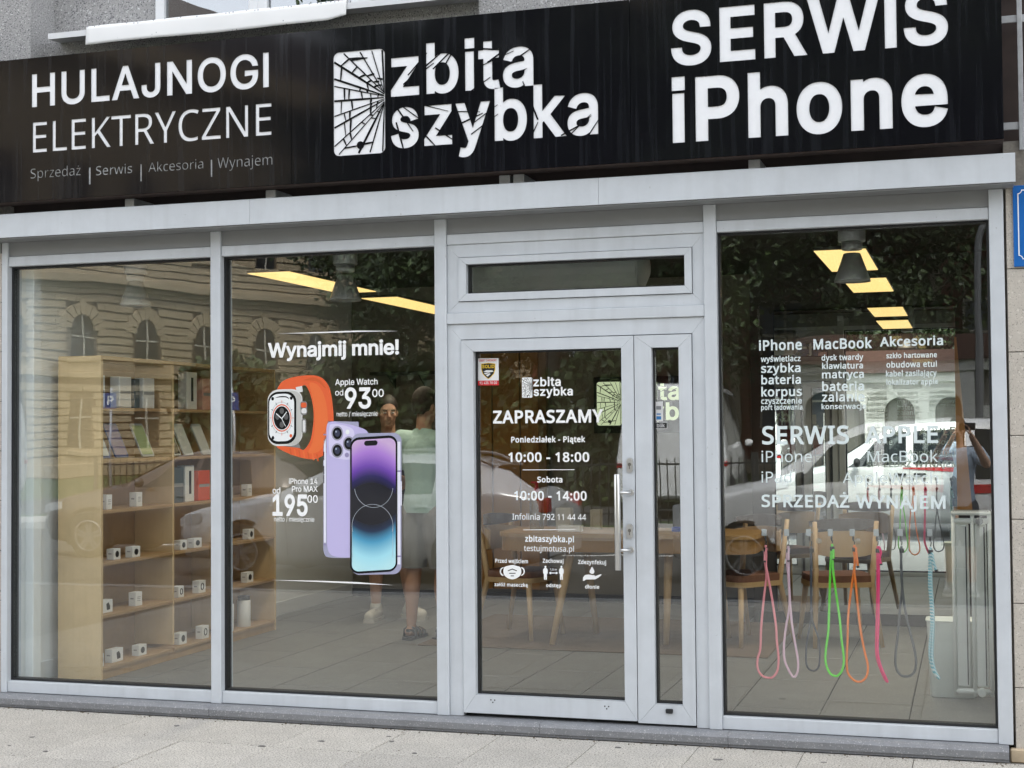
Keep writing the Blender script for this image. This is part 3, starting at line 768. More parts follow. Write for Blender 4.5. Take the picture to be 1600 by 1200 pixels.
# ------------------------------------------------------------------ inside the shop: room
FZ = 0.10
wall_m = mat('shop_white_wall', (0.87, 0.89, 0.88), 0.7, var=(3, .05))
beige_m = mat('shop_beige_wall', (0.25, 0.23, 0.19), 0.75, var=(2, .08))
ceil_m = mat('dark_ceiling', (0.028, 0.026, 0.024), 0.85, var=(3, .2))
tile_m = mat('floor_tile', (0.205, 0.208, 0.203), 0.42, var=(3.5, .16, 8), specks=[(45, .68, (.36, .36, .34))], bump=(30, .06, .001))
grout = mat('floor_grout', (0.03, 0.03, 0.029), 0.9)
oak = mat('oak_board', (0.68, 0.50, 0.28), 0.5, var=(4, .12), streak=(30, .25, (.48, .33, .16)))
oak_dark = mat('oak_shelf', (0.44, 0.29, 0.15), 0.5, var=(5, .15), streak=(30, .25, (.33, .20, .10)))
wood_o = mat('orange_wood_panel', (0.40, 0.20, 0.05), 0.45, var=(3, .15), streak=(18, .3, (.2, .10, .03)))
table_m = mat('table_wood', (0.42, 0.25, 0.09), 0.4, var=(4, .15))
leg_m = mat('pale_wood_leg', (0.55, 0.38, 0.2), 0.5, var=(8, .1))
floor = MB().box(-5.50, 0.24, 0.13, 5.06, 0.0, FZ - .004).build('shop_floor', grout, kind='structure')
TW, TL = 0.455, 0.91
tm = MB().cbox(-TW / 2 + .004, TW / 2 - .004, -TL / 2 + .004, TL / 2 - .004, -.012, .004, .0015).mesh('floor_tile'); tm.materials.append(tile_m)
for i in range(13):
    for j in range(7):
        x = -0.79 - TW / 2 + TW * (i - 10); y = 0.20 - TL * .5 + (TL / 3 * (i % 3)) + TL * j
        if y - TL / 2 > 5.0: continue
        a, b, c, d = x - TW / 2, x + TW / 2, y - TL / 2, y + TL / 2
        if a < -5.48 or b > 0.23 or c < 0.135 or d > 5.04:
            a, b, c, d = max(a, -5.48), min(b, .23), max(c, .135), min(d, 5.04)
            if b - a < .03 or d - c < .03: continue
            MB().cbox(a + .002, b - .002, c + .002, d - .002, FZ - .016, FZ, .0015).build('floor_tile', tile_m, floor)
        else: piece('floor_tile', tm, floor, (x, y, FZ - .004)).rotation_euler = (0, 0, math.pi * random.choice((0, 1)))
MB().box(-5.62, -5.49, 0.13, 5.1, 0, 3.0).build('wall_left', wall_m, kind='structure')
sk = MB().cbox(-5.4895, -5.478, 0.14, 5.0, FZ, .21, .002).build('skirting_left', mat('white_skirting', (.7, .72, .72), .5), kind='structure')
MB().box(0.236, 0.30, 0.13, 5.1, 0, 3.0).build('wall_right', wall_m, kind='structure')
MB().box(-5.48, 0.235, 5.05, 5.09, 0, 3.0).build('wall_back', beige_m, kind='structure')
MB().cbox(-5.475, -1.66, 5.02, 5.048, FZ, .17, .002).build('skirting_back', mat('dark_skirting', (.03, .03, .03), .5), kind='structure')
MB().box(-5.48, 0.235, 0.135, 5.045, 2.93, 3.0).build('ceiling', ceil_m, kind='structure')
MB().box(-1.65, 0.234, 4.06, 4.2, FZ - .002, 2.928).build('partition_wall', mat('dark_partition', (.05, .045, .04), .6), kind='structure')
MB().cbox(-1.648, 0.232, 4.03, 4.058, FZ, .185, .002).build('skirting_partition', mat('dark_skirting'), kind='structure')
# pale column beside the left pane
MB().cbox(-5.488, -5.43, 0.12, 0.20, FZ, 2.62, .003).build('white_column', mat('blueish_white', (.82, .86, .88), .6), kind='structure')

# mirror on the partition
mir = thing('wall_mirror', 'tall wall mirror reflecting the street at the back right of the shop', 'mirror', (-0.8, 4.02, .19))
mm = mat('mirror_silver', (0.86, 0.9, 0.885), 0.0, metal=1.0)
MB().box(-1.46, -0.105, 4.022, 4.028, .19, 2.525).build('mirror_glass', mm, mir)
MB().box(-1.465, -0.10, 4.0285, 4.05, .186, 2.53).build('mirror_back', gasket_m, mir)
wb = MB().prism([(-.112, 2.28), (-.098, 2.28), (-.005, .99), (-.112, .99)], 'y', 3.96, 3.985).build('wooden_board', wood_o)
tag(wb, 'orange brown wooden board wedged upright along the right edge of the mirror', 'board')

# ceiling light panels on wires
warm = mat('light_panel_glow', (0.9, 0.85, 0.7), .6, emit=(1.0, 0.67, 0.23), estr=0.27)
dark_metal = mat('dark_metal', (.04, .04, .042), .4)
def light_panel(label, x0, y0, y1, rz=0.0):
    t = thing('ceiling_light', label, 'ceiling light', ((x0 + .145), (y0 + y1) / 2, 2.58), 'warm ceiling light panels')
    MB().cbox(x0, x0 + .29, y0, y1, 2.583, 2.60, .002).build('housing', dark_metal, t)
    MB().box(x0 + .006, x0 + .284, y0 + .006, y1 - .006, 2.579, 2.5825).build('diffuser', warm, t)
    ld = bpy.data.lights.new('panel_light', 'AREA'); ld.shape = 'RECTANGLE'; ld.size = .27; ld.size_y = y1 - y0 - .02; ld.energy = 2.3; ld.spread = R_(120); ld.color = (1.0, .90, .74)
    lo = bpy.data.objects.new('panel_light', ld); COL.objects.link(lo); lo.parent = t; lo.location = (0, 0, -.003)
    for yy in (y0 + .2, y1 - .2): MB().tube([(x0 + .145, yy, 2.60), (x0 + .145, yy, 2.93)], .0015, 5).build('hanging_wire', dark_metal, t)
    return t
light_panel('warm light panel nearest the glass, behind the cone lamp left of the door', -4.22, 0.55, 1.93)
light_panel('warm light panel farther back, right of the lamp left of the door', -4.24, 2.36, 3.9)
light_panel('warm light panel behind the cone lamp in the right window', -0.82, 0.68, 1.80)
light_panel('warm light panel second from the glass in the right window', -0.80, 2.32, 3.30)

# pendant spot lamps
lamp_m = mat('lamp_grey', (.36, .365, .365), .4, metal=.3); lamp_w = mat('lamp_white', (.62, .64, .65), .45)
def lamp(label, x, y, m, zb=2.40):
    t = thing('pendant_lamp', label, 'lamp', (x, y, 2.93), 'ceiling spot lamps near the window')
    MB().lathe([(.070, 2.60), (.072, 2.605), (.072, 2.93)], (x, y, 0), 'z', 28).build('lamp_body', m, t)
    MB().lathe([(.048, 2.555), (.056, 2.56), (.056, 2.597)], (x, y, 0), 'z', 28).build('lamp_collar', m, t)
    MB().lathe([(.092, zb + .008), (.096, zb), (.094, zb + .012), (.045, zb + .150), (.040, zb + .153)], (x, y, 0), 'z', 32).build('lamp_shade', m, t)
    MB().lathe([(.0001, zb + .03), (.078, zb + .03), (.0001, zb + .036)], (x, y, 0), 'z', 20).build('bulb', lamp_w, t)
lamp('grey cone lamp hanging in the window with the watch advert', -3.54, .5, lamp_m, 2.385)
lamp('grey cone lamp hanging before a light panel in the right window', -0.595, .5, lamp_m, 2.385)
lamp('pale cone lamp hanging above the bookcase in the leftmost window', -4.96, .5, lamp_w, 2.40)

# air curtain behind the fanlight
ac = thing('air_curtain', 'white rounded air curtain unit seen through the fanlight above the door', 'air curtain', (-2.15, .33, 2.45))
pts = [(.22 + .13 * (1 - math.cos(R_(a))) * 0 + .115 * math.cos(R_(a)) + .12, 2.49 + .13 * math.sin(R_(a))) for a in range(0, 360, 15)]
MB().prism(pts, 'x', -2.665, -1.72).build('casing', mat('curtain_white', (.55, .57, .56), .4), ac)
MB().lathe([(.118, 0), (.122, .012), (.05, .05), (.001, .052)], (-1.718, .34, 2.49), 'x', 20).build('end_cap', mat('curtain_cap', (.45, .46, .45), .4), ac)

# ------------------------------------------------------------------ bookcase along the left wall
bc = thing('bookcase', 'oak bookcase with small white product boxes along the left shop wall', 'bookcase', (-5.25, 1.5, FZ))
XB, XF = -5.405, -5.10
SHZ = [0.175, 0.495, 0.815, 1.135, 1.45, 1.77]
MB().cbox(XB, XF, .335, .36, FZ + .001, 2.09, .002).build('side_panel', oak, bc)
YD = [.36, 1.20, 1.955, 2.69]
for y in YD[1:3]: MB().cbox(XB + .012, XF - .004, y - .011, y + .011, .20, 2.066, .001).build('divider', oak, bc)
MB().cbox(XB, XF, 2.69, 2.712, FZ + .001, 2.09, .002).build('side_panel', oak, bc)
MB().cbox(XB, XF, .3605, 2.6895, 2.067, 2.09, .002).build('top_board', oak, bc)
MB().box(XB, XB + .010, .3605, 2.6895, FZ + .01, 2.066).build('back_board', oak_dark, bc)
MB().cbox(XF - .03, XF - .01, .3605, 2.6895, FZ + .001, .156, .001).build('plinth', oak_dark, bc)
for z in SHZ:
    for k in range(3):
        MB().cbox(XB + .0105, XF - .001, YD[k] + (.0005 if k == 0 else .0115), YD[k + 1] - (.0115 if k < 2 else .0005), z - .02, z, .0015).build('shelf', oak_dark, bc)

# goods on its shelves
box_w = mat('carton_white', (.80, .81, .80), .5); print_k = mat('carton_print_black', (.02, .02, .022), .45); print_g = mat('carton_print_grey', (.35, .36, .37), .5)
ORD = ['first', 'second', 'third', 'fourth']
SHN = {0: 'bottom', 1: 'second lowest', 2: 'third lowest', 3: 'fourth lowest', 4: 'fifth lowest', 5: 'top'}
BAY = ['front', 'middle', 'rear']
def carton(k, shelf, n, y0, y1, h, dep, x, pr):
    z = SHZ[shelf] + .0008
    t = thing('product_box', f'small white box with {pr} print, {ORD[n]} in {BAY[k]} bay of {SHN[shelf]} shelf', 'box', (x - dep / 2, (y0 + y1) / 2, z), 'white product boxes on the bookcase')
    MB().cbox(x - dep, x, y0, y1, z, z + h, .0012).build('carton', box_w, t)
    yc, w = (y0 + y1) / 2, (y1 - y0)
    m = MB()
    if pr == 'dark oval': m.prism([(yc + w * .26 * math.cos(R_(a)), z + h * .5 + h * .3 * math.sin(R_(a))) for a in range(0, 360, 30)], 'x', x, x + .0005)
    elif pr == 'ring':
        m.tube([(x + .0004, yc + w * .2 * math.cos(R_(a)), z + h * .52 + h * .26 * math.sin(R_(a))) for a in range(0, 360, 30)], .004, 4, closed=True)
    elif pr == 'earbud': m.prism([(yc - w * .05, z + h * .2), (yc + w * .25, z + h * .22), (yc + w * .25, z + h * .5), (yc + w * .12, z + h * .8), (yc - w * .1, z + h * .7)], 'x', x, x + .0005)
    else: 
        for q in (.35, .5, .62): m.box(x, x + .0005, yc - w * .25, yc + w * .25, z + h * q, z + h * (q + .05))
    m.build('print', print_k if pr != 'line' else print_g, t)
    s = MB(); s.box(x - dep * .75, x - dep * .3, y0 - .0005, y0, z + h * .5, z + h * .6); s.build('side_print', print_g, t)
def row(shelf, items):
    cnt = {}
    for (ya, yb, h, pr) in items:
        k = 0 if ya < 1.2 else (1 if ya < 1.95 else 2); n = cnt.get(k, 0); cnt[k] = n + 1
        w = (yb - ya) * .78; carton(k, shelf, n, ya, ya + w, h * .68, .052, -5.13 - random.uniform(0, .03), pr)
# (front edge, rear edge, height): measured along the shelf from the window
row(3, [(.46, .54, .135, 'line'), (.83, .92, .135, 'line'), (2.02, 2.10, .11, 'line'), (2.33, 2.42, .13, 'line')])
row(2, [(.40, .45, .10, 'dark oval'), (.56, .66, .10, 'dark oval'), (.74, .86, .10, 'dark oval'), (1.34, 1.45, .095, 'dark oval'), (1.52, 1.66, .095, 'dark oval'), (2.02, 2.14, .12, 'earbud'), (2.34, 2.45, .11, 'dark oval')])
row(1, [(.43, .58, .115, 'earbud'), (.82, .92, .13, 'line'), (1.33, 1.42, .11, 'ring'), (1.60, 1.72, .125, 'ring'), (2.02, 2.14, .11, 'earbud'), (2.33, 2.46, .11, 'dark oval')])
row(0, [(.38, .44, .115, 'ring'), (.54, .70, .12, 'earbud'), (.83, .95, .10, 'dark oval'), (1.34, 1.46, .115, 'dark oval'), (1.63, 1.75, .13, 'ring')])
def tall(shelf, k, n, y0, y1, h, m, label, pr=None):
    z = SHZ[shelf] + .0008; t = thing('accessory_pack', label, 'package', (-5.2, (y0 + y1) / 2, z), 'accessory packs on the upper bookcase shelves')
    MB().cbox(-5.22, -5.15, y0, y1, z, z + h, .004).build('pack', m, t)
    if pr: MB().cbox(-5.1498, -5.146, (y0 + y1) / 2 - .013, (y0 + y1) / 2 + .013, z + h * .22, z + h * .85, .001).build('strap_sample', pr, t)
    else: MB().box(-5.1498, -5.1492, y0 + .01, y1 - .01, z + h * .45, z + h * .55).build('print', print_g, t)
pk_o = mat('orange_red_pack', (.75, .10, .035), .4); pk_d = mat('dark_glass_pack', (.10, .13, .15), .3)
tall(5, 0, 0, .40, .46, .20, box_w, 'tall white pack first from the window on the top shelf')
tall(5, 0, 1, .62, .76, .20, box_w, 'tall white pack second on the top shelf, beside a dark one')
tall(5, 0, 2, .80, .86, .19, pk_d, 'dark pack between two white packs on the top shelf')
tall(5, 0, 3, .90, 1.04, .20, box_w, 'tall white pack last in the front bay of the top shelf')
tall(5, 1, 0, 1.46, 1.60, .26, box_w, 'white pack with black strap on the top shelf, middle bay', print_k)
tall(5, 1, 1, 1.68, 1.80, .22, mat('pink_pack', (.75, .42, .35), .5), 'pinkish pack at the end of the top shelf, middle bay')
tall(3, 1, 0, 1.26, 1.42, .24, pk_d, 'dark glassy pack in the middle bay above the fourth lowest shelf')
tall(3, 1, 1, 1.44, 1.56, .25, box_w, 'white pack with black strap beside the orange red pack', print_k)
tall(3, 1, 2, 1.62, 1.78, .21, pk_o, 'orange red pack standing in the middle bay of the bookcase')
# phones and cases leaning on the fifth shelf
def lean(y, h, w, m, sm, label, nm='phone_case'):
    z = SHZ[4] + .001; t = thing(nm, label, 'phone case', (-5.2, y, z), 'phone cases leaning on the bookcase')
    a = R_(24); dx, dz = -math.sin(a) * h, math.cos(a) * h
    def slab(o0, o1, s, mm, nm2):
        nx_, nz_ = math.cos(a), math.sin(a); b = MB()
        P = lambda yy, q, o: (-5.135 + dx * q + nx_ * o, yy, z + .004 + dz * q + nz_ * o)
        y0, y1 = y - w / 2 + w * s, y + w / 2 - w * s
        prof = [(y0 + .008, s), (y1 - .008, s), (y1, s + .05), (y1, .95 - s), (y1 - .008, 1 - s), (y0 + .008, 1 - s), (y0, .95 - s), (y0, s + .05)]
        n = len(prof); vs = [P(p[0], p[1], o0) for p in prof] + [P(p[0], p[1], o1) for p in prof]
        b.add(vs, [tuple(range(n)), tuple(range(2 * n - 1, n - 1, -1))] + [(i, n + i, n + (i + 1) % n, (i + 1) % n) for i in range(n)])
        b.build(nm2, mm, t)
    slab(0, .009, 0, m, 'case'); slab(.0092, .0098, .06, sm, 'screen')
cA = mat('case_blue', (.05, .09, .25), .35); cB = mat('case_grey', (.5, .52, .5), .4); cG = mat('case_green', (.32, .4, .2), .4); scr = mat('screen_dark', (.02, .025, .04), .15); cW = mat('case_pale', (.6, .62, .6), .4)
lean(.44, .19, .09, cA, cW, 'blue phone case leaning first from the window on the fifth shelf')
lean(.62, .235, .15, cA, mat('screen_violet', (.16, .15, .3), .2), 'large dark blue tablet leaning on the fifth shelf')
lean(.93, .235, .15, cB, cG, 'large pale tablet with a green cover leaning on the fifth shelf')
lean(1.30, .20, .09, cW, scr, 'pale phone with dark screen leaning just past the first divider')
lean(1.45, .235, .13, cW, cB, 'pale grey tablet leaning in the middle bay')
lean(1.70, .235, .13, cB, cW, 'second pale tablet leaning in the middle bay, farther from the window')
for y, n in ((2.06, 'front'), (2.32, 'rear')):
    z = SHZ[0] + .001; t = thing('canister', f'white cylindrical canister with black cap, {n} one of two on the bottom shelf', 'canister', (-5.17, y, z), 'white canisters on the bookcase')
    MB().lathe([(.048, 0), (.05, .004), (.05, .19), (.047, .194)], (-5.17, y, z), 'z', 20).build('can', box_w, t)
    MB().lathe([(.046, 0), (.046, .028), (.04, .032)], (-5.17, y, z + .195), 'z', 20).build('cap', print_k, t)

# ------------------------------------------------------------------ back of the shop
pnl = thing('wood_panelling', 'orange brown wood panelling on the back wall seen through the door', 'wall panel', (-3.95, 5.0, .2))
for k, (a, b) in enumerate(((-4.36, -4.10), (-4.09, -3.84), (-3.83, -3.66))): MB().cbox(a, b, 4.985, 5.02, .2, 2.42, .004).build('panel', wood_o, pnl)
MB().cbox(-3.655, -3.58, 4.95, 5.02, .2, 2.42, .004).build('upright', mat('wood_upright', (.2, .11, .03), .5, var=(5, .2)), pnl)
ls = thing('logo_light_sign', 'pale lit sign with a cracked phone and two words on the back wall', 'sign', (-2.6, 4.98, 1.64))
lit = mat('lit_acrylic', (.75, .8, .62), .5, emit=(.80, .92, .58), estr=.13); lsb = mat('light_sign_black', (.01, .01, .012), .6)
MB().cbox(-3.16, -2.10, 5.0, 5.03, 1.58, 2.07, .003).build('backboard', lsb, ls)
logo(ls, 0, 4.985, lit, lsb, (933, 971, 597, 665), (975, 625, 606, 1062, 624), (975, 656, 637, 1104, 655), .01, .004)
sf = thing('wall_shelf', 'thin dark wall shelf high on the left part of the back wall', 'shelf', (-5.2, 4.9, 2.12))
MB().cbox(-5.2, -4.6, 4.8, 5.045, 2.12, 2.15, .003).build('board', dark_metal, sf)
for x in (-5.05, -4.75): MB().prism([(4.85, 2.119), (5.044, 2.119), (5.044, 2.0)], 'x', x, x + .012).build('bracket', dark_metal, sf)

# rug, table, things on it
rg = MB().cbox(-3.75, -1.30, 2.20, 3.95, FZ + .0006, FZ + .011, .003).build('rug', mat('brown_rug', (.17, .125, .09), .95, var=(9, .25), bump=(160, 1, .004)))
tag(rg, 'flat brown rug on the grey tiles under the wooden table', 'rug')
ta = thing('wooden_table', 'long wooden table with splayed legs behind the shop door', 'table', (-2.3, 2.75, FZ))
y0, y1 = 2.42, 3.12; xa, xb = -3.25, -1.40
def rounded(x0, x1, y0, y1, r):
    o = []
    for cx, cy, a0 in ((x1 - r, y1 - r, 0), (x0 + r, y1 - r, 90), (x0 + r, y0 + r, 180), (x1 - r, y0 + r, 270)):
        for k in range(6): a = R_(a0 + 18 * k); o.append((cx + r * math.cos(a), cy + r * math.sin(a)))
    return o
MB().prism(rounded(xa, xb, y0, y1, .16), 'z', .855, .885).build('tabletop', table_m, ta)
MB().prism(rounded(xa + .015, xb - .015, y0 + .015, y1 - .015, .15), 'z', .755, .854).build('apron', mat('table_apron', (.36, .20, .065), .45, var=(4, .15)), ta)
for x, y, dx, dy in ((-2.72, 2.55, -.10, -.16), (-2.72, 2.98, .06, .05), (-2.03, 2.6, -.02, -.02), (-1.75, 2.98, .06, .05)):
    MB().tube([(x, y, .756), (x + dx, y + dy, FZ + .012)], [.032, .02], 10).build('leg', leg_m, ta)
TZ = .886
def cbx(nm, label, cat, x, y, w, d, h, m, grp=None, lidm=None):
    t = thing(nm, label, cat, (x, y, TZ), grp)
    MB().cbox(x - w / 2, x + w / 2, y - d / 2, y + d / 2, TZ, TZ + h, .002).build('body', m, t)
    MB().cbox(x - w / 2 - .001, x + w / 2 + .001, y - d / 2 - .001, y + d / 2 + .001, TZ + h * .72, TZ + h + .001, .002).build('lid', lidm or m, t)
pale = mat('pale_carton', (.55, .52, .42), .6)
cbx('carton_box', 'taller beige carton on the table beside the spray bottle', 'box', -2.86, 2.9, .11, .09, .15, pale)
cbx('carton_box', 'narrow beige carton standing right of the taller one on the table', 'box', -2.62, 2.9, .075, .07, .14, pale)
cbx('tissue_box', 'low pale box lying flat on the table before the cartons', 'box', -2.74, 2.62, .16, .10, .04, box_w)
cbx('carton_box', 'grey box near the middle of the wooden table', 'box', -2.36, 2.85, .12, .10, .07, mat('grey_carton', (.35, .35, .33), .6))
cbx('pencil_case', 'blue pouch lying on the table seen through the side leaf', 'case', -1.98, 2.75, .10, .07, .03, mat('blue_pouch', (.03, .08, .5), .5))
cbx('pencil_case', 'pink pouch lying on the table seen through the side leaf', 'case', -1.83, 2.74, .12, .07, .035, mat('pink_pouch', (.7, .12, .25), .5))
bo = thing('spray_bottle', 'clear bottle with a red pump head standing on the table', 'bottle', (-3.02, 2.72, TZ))
MB().lathe([(.045, 0), (.052, .008), (.052, .20), (.045, .23), (.018, .26), (.018, .275)], (-3.02, 2.72, TZ), 'z', 20).build('bottle_body', glass_mat('bottle_plastic', (.75, .8, .8), .12), bo)
bp2 = MB().lathe([(.02, 0), (.02, .03), (.012, .034), (.012, .06)], (-3.02, 2.72, TZ + .276), 'z', 14); bp2.cbox(-3.06, -3.0, 2.705, 2.735, TZ + .336, TZ + .352, .004)
bp2.build('pump_head', mat('red_plastic', (.5, .03, .03), .35), bo)

# chairs
seat_m = mat('brown_upholstery', (.20, .095, .06), .8, var=(20, .2), bump=(120, .3, .002)); grey_f = mat('dark_back_fabric', (.10, .085, .075), .8, var=(20, .2))
def chair(label, x, y, rz, grp='wooden chairs around the table'):
    t = thing('wooden_chair', label, 'chair', (0, 0, 0), grp)
    MB().prism(rounded(-.22, .22, -.21, .21, .09), 'z', .44, .485).build('seat', seat_m, t)
    MB().prism(rounded(-.225, .225, -.215, .215, .09), 'z', .405, .4395).build('seat_frame', leg_m, t)
    for sx in (-1, 1):
        MB().tube([(sx * .18, -.17, .405), (sx * .225, -.215, .0)], [.022, .014], 10).build('leg', leg_m, t)
        MB().tube([(sx * .235, .27, 0), (sx * .195, .17, .43), (sx * .215, .235, .86)], [.014, .022, .016], 10).build('leg', leg_m, t)
    # curved back: an arched band of wood with a padded upper edge
    for nm, z0, z1, m, th in (('backrest', .62, .80, leg_m, .012), ('backrest_pad', .802, .885, grey_f, .016)):
        b = MB(); n = 12; vs = []
        for i in range(n + 1):
            a = R_(-62 + 124 * i / n); px, py = .25 * math.sin(a), .03 + .235 * math.cos(a)
            ox, oy = math.sin(a) * th, math.cos(a) * th; cut = .035 * abs(math.sin(a)) ** 3
            vs += [(px - ox, py - oy, z0 + cut), (px + ox, py + oy, z0 + cut), (px + ox, py + oy, z1 - cut), (px - ox, py - oy, z1 - cut)]
        fs = [(4 * i + k, 4 * i + (k + 1) % 4, 4 * i + 4 + (k + 1) % 4, 4 * i + 4 + k) for i in range(n) for k in range(4)] + [(3, 2, 1, 0), tuple(4 * n + k for k in range(4))]
        b.add(vs, fs).build(nm, m, t)
    t.location = (x, y, FZ + .011 if y > 2.2 and x > -3.75 and x < -1.3 else FZ); t.rotation_euler = (0, 0, rz); WLOC[t.name] = tuple(t.location)
    return t
c0 = chair('wooden chair with brown seat at the left end of the table behind the door', -3.16, 2.80, R_(75))
dup(c0, (-1.56, 2.86, FZ + .011), 'wooden chair at the left edge of the right window, its brown seat showing', R_(-40))
dup(c0, (-0.92, 3.06, FZ), 'wooden chair with dark curved back behind the hanging coloured straps', R_(200))

# radiator and bin in the right corner
rad = thing('radiator', 'white radiator with tall ribs beside the right window post', 'radiator', (0, .95, .12))
rw = mat('radiator_white', (.86, .90, .87), .35)
RX = [(-.108, -.014), (-.006, .078)]
for a, b in RX:
    MB().cbox(a + .012, b - .012, .895, .91, .19, 1.07, .006).build('panel', rw, rad)
    MB().cbox(a + .012, b - .012, .985, 1.0, .19, 1.07, .006).build('panel', rw, rad)
    MB().box(a + (b - a) * .68, a + (b - a) * .68 + .006, .8925, .8948, .2, 1.06).build('slot', alu_dark, rad)
for x in (-.112, -.012, .076):
    MB().tube([(x + .006, .90, .14), (x + .006, .90, 1.12)], .011, 10).build('rib', rw, rad); MB().tube([(x + .006, .99, .14), (x + .006, .99, 1.12)], .011, 10).build('rib', rw, rad)
for z in (.165, 1.09): MB().tube([(-.11, .905, z), (.085, .905, z)], .016, 12).build('header_pipe', rw, rad)
MB().cbox(-.118, .092, .885, 1.005, 1.122, 1.142, .006).build('top_cap', rw, rad)
gr = MB()
for k in range(14): gr.box(-.108 + k * .0138, -.100 + k * .0138, .892, .998, 1.1425, 1.1465)
gr.build('top_grille', mat('radiator_grille', (.30, .32, .32), .4), rad)
MB().lathe([(.017, -.020), (.020, -.016), (.020, 0), (.012, 0.0), (.012, .02)], (.03, .888, 1.09), 'y', 18).build('bleed_valve', galv, rad)
MB().lathe([(.02, -.024), (.024, -.02), (.024, .0)], (.03, .888, .165), 'y', 18).build('drain_plug', rw, rad)
MB().tube([(.085, .905, .165), (.20, .905, .165), (.20, .905, .101)], .009, 8).build('supply_pipe', galv, rad)
for z in (.3, .95): MB().cbox(.088, .235, .94, .96, z, z + .02, .003).build('wall_bracket', galv, rad)
bi = thing('waste_bin', 'white plastic waste bin with rounded corners behind the radiator', 'bin', (-.125, 1.125, FZ))
b = MB(); n = 0
rings = [(.86, 0.0), (.90, .006), (1.0, .415), (1.0, .425), (.955, .425), (.86, .02)]
base = [(q[0], q[1]) for q in rounded(-.135, .135, -.10, .10, .045)]
vs = [(-.125 + p[0] * s, 1.125 + p[1] * s, FZ + .001 + h) for s, h in rings for p in base]; m_ = len(base)
fs = [(i * m_ + k, i * m_ + (k + 1) % m_, (i + 1) * m_ + (k + 1) % m_, (i + 1) * m_ + k) for i in range(len(rings) - 1) for k in range(m_)] + [tuple(range(m_))[::-1], tuple(5 * m_ + k for k in range(m_))]
b.add(vs, fs, True).build('bin_body', mat('bin_plastic', (.80, .85, .81), .4), bi)
rim = MB().tube([(-.125 + p[0] * 1.015, 1.125 + p[1] * 1.015, FZ + .424) for p in base], .006, 6, closed=True).build('rim', mat('bin_plastic'), bi)
# ------------------------------------------------------------------ lettering and stickers on the glass
GY = 0.0476   # stuck on the outer face of the panes
wl3 = thing('window_lettering', 'white vinyl price list of phone repairs on the right shop window', 'lettering', (-.6, GY, 1.5))
def w3(body, u0, vb, vt, u1, bold=.02, mode='d', vb1=None, m=vinyl_pale):
    text('lettering', body, u0, vb, vt, u1, GY, m, wl3, 'hum', bold, mode, vb1=vb1)
w3('iPhone', 1186, 547.4, 532.5, 1253, .019, 'H', 546)
w3('MacBook', 1271, 545.5, 530.5, 1362.8, .019, 'H', 543)
w3('Akcesoria', 1374.9, 541, 527.5, 1473.7, .019, 'H', 539)
for args in (('wyświetlacz', 1188.7, 565.4, 556.5, 1251), ('szybka', 1189.3, 582.2, 568.5, 1251), ('bateria', 1189.6, 600.2, 586.6, 1251.4), ('korpus', 1189.6, 619.2, 605, 1253),
             ('czyszczenie', 1189.3, 631, 622, 1253), ('port ładowania', 1189.3, 640.5, 632.5, 1253.9),
             ('dysk twardy', 1283.7, 563.2, 554.3, 1349), ('klawiatura', 1284.6, 576.5, 567, 1348.6), ('matryca', 1284.3, 591, 579, 1350), ('bateria', 1284.6, 610.7, 596.5, 1350),
             ('zalanie', 1284.3, 627.2, 613, 1351), ('konserwacja', 1283.7, 639.2, 631, 1353),
             ('szkło hartowane', 1385, 559.7, 551.7, 1464), ('obudowa etui', 1385, 574.3, 565, 1464), ('kabel zasilający', 1384.3, 588.2, 579.3, 1464), ('lokalizator apple', 1385, 601, 593, 1465.7)):
    w3(*args, bold=.018)
w3('SERWIS', 1191, 693.5, 667, 1326.6, .017, 'H', 692); w3('APPLE', 1351, 692, 667, 1466, .017, 'H', 691)
w3('iPhone', 1190, 722, 704.7, 1268.8, .0, 'H'); w3('MacBook', 1355.6, 722, 704.7, 1465.6, .0, 'H')
w3('iPad', 1190, 754, 737, 1236.6, .0, 'H'); w3('AppleWatch', 1316.6, 755, 738.5, 1466, .0, 'H')
w3('SPRZEDAŻ', 1190, 791.6, 773.5, 1327, .018, 'H'); w3('WYNAJEM', 1337.5, 793.5, 774.5, 1477.5, .018, 'H')

dl = thing('door_lettering', 'white vinyl opening hours and notices on the shop door glass', 'lettering', (-2.15, .0478, 1.4))
DY = .0478
def dt(body, u0, vb, vt, u1, bold=.03, mode='H', vb1=None):
    text('lettering', body, u0, vb, vt, u1, DY, vinyl, dl, 'hum', bold, mode, vb1=vb1)
logo(dl, 0, DY, vinyl, mat('crack_gap_dark', (.015, .013, .01), .9), (815.8, 832, 590, 621.5), (833.3, 603.3, 593.6, 876.2, 602.6), (833.7, 618.2, 608.8, 895, 617.6), .0004, .0006, small=True)
dt('ZAPRASZAMY', 770.3, 661, 642.5, 942.8, .021, 'H', 659.5)
dt('Poniedziałek - Piątek', 798.7, 691.2, 682.8, 914.5, .021)
dt('10:00 - 18:00', 794.2, 721.3, 707.6, 920.8, .019)
dt('Sobota', 839.5, 753.5, 745.2, 878.8, .021)
dt('10:00 - 14:00', 803.3, 781, 767.6, 916.7, .019)
dt('Infolinia 792 11 44 44', 800.5, 811.7, 802.6, 915.8, .006)
dt('zbitaszybka.pl', 820.5, 846, 836.6, 896.7, .021, 'd')
dt('testujmotusa.pl', 818.7, 860.8, 851.6, 896.7, .004, 'd')
dt('Przed wejściem', 773.8, 879, 873.2, 825, .021); dt('Zachowaj', 848, 879, 873.2, 880.5, .021); dt('Zdezynfekuj', 903.3, 881, 875, 947, .021)
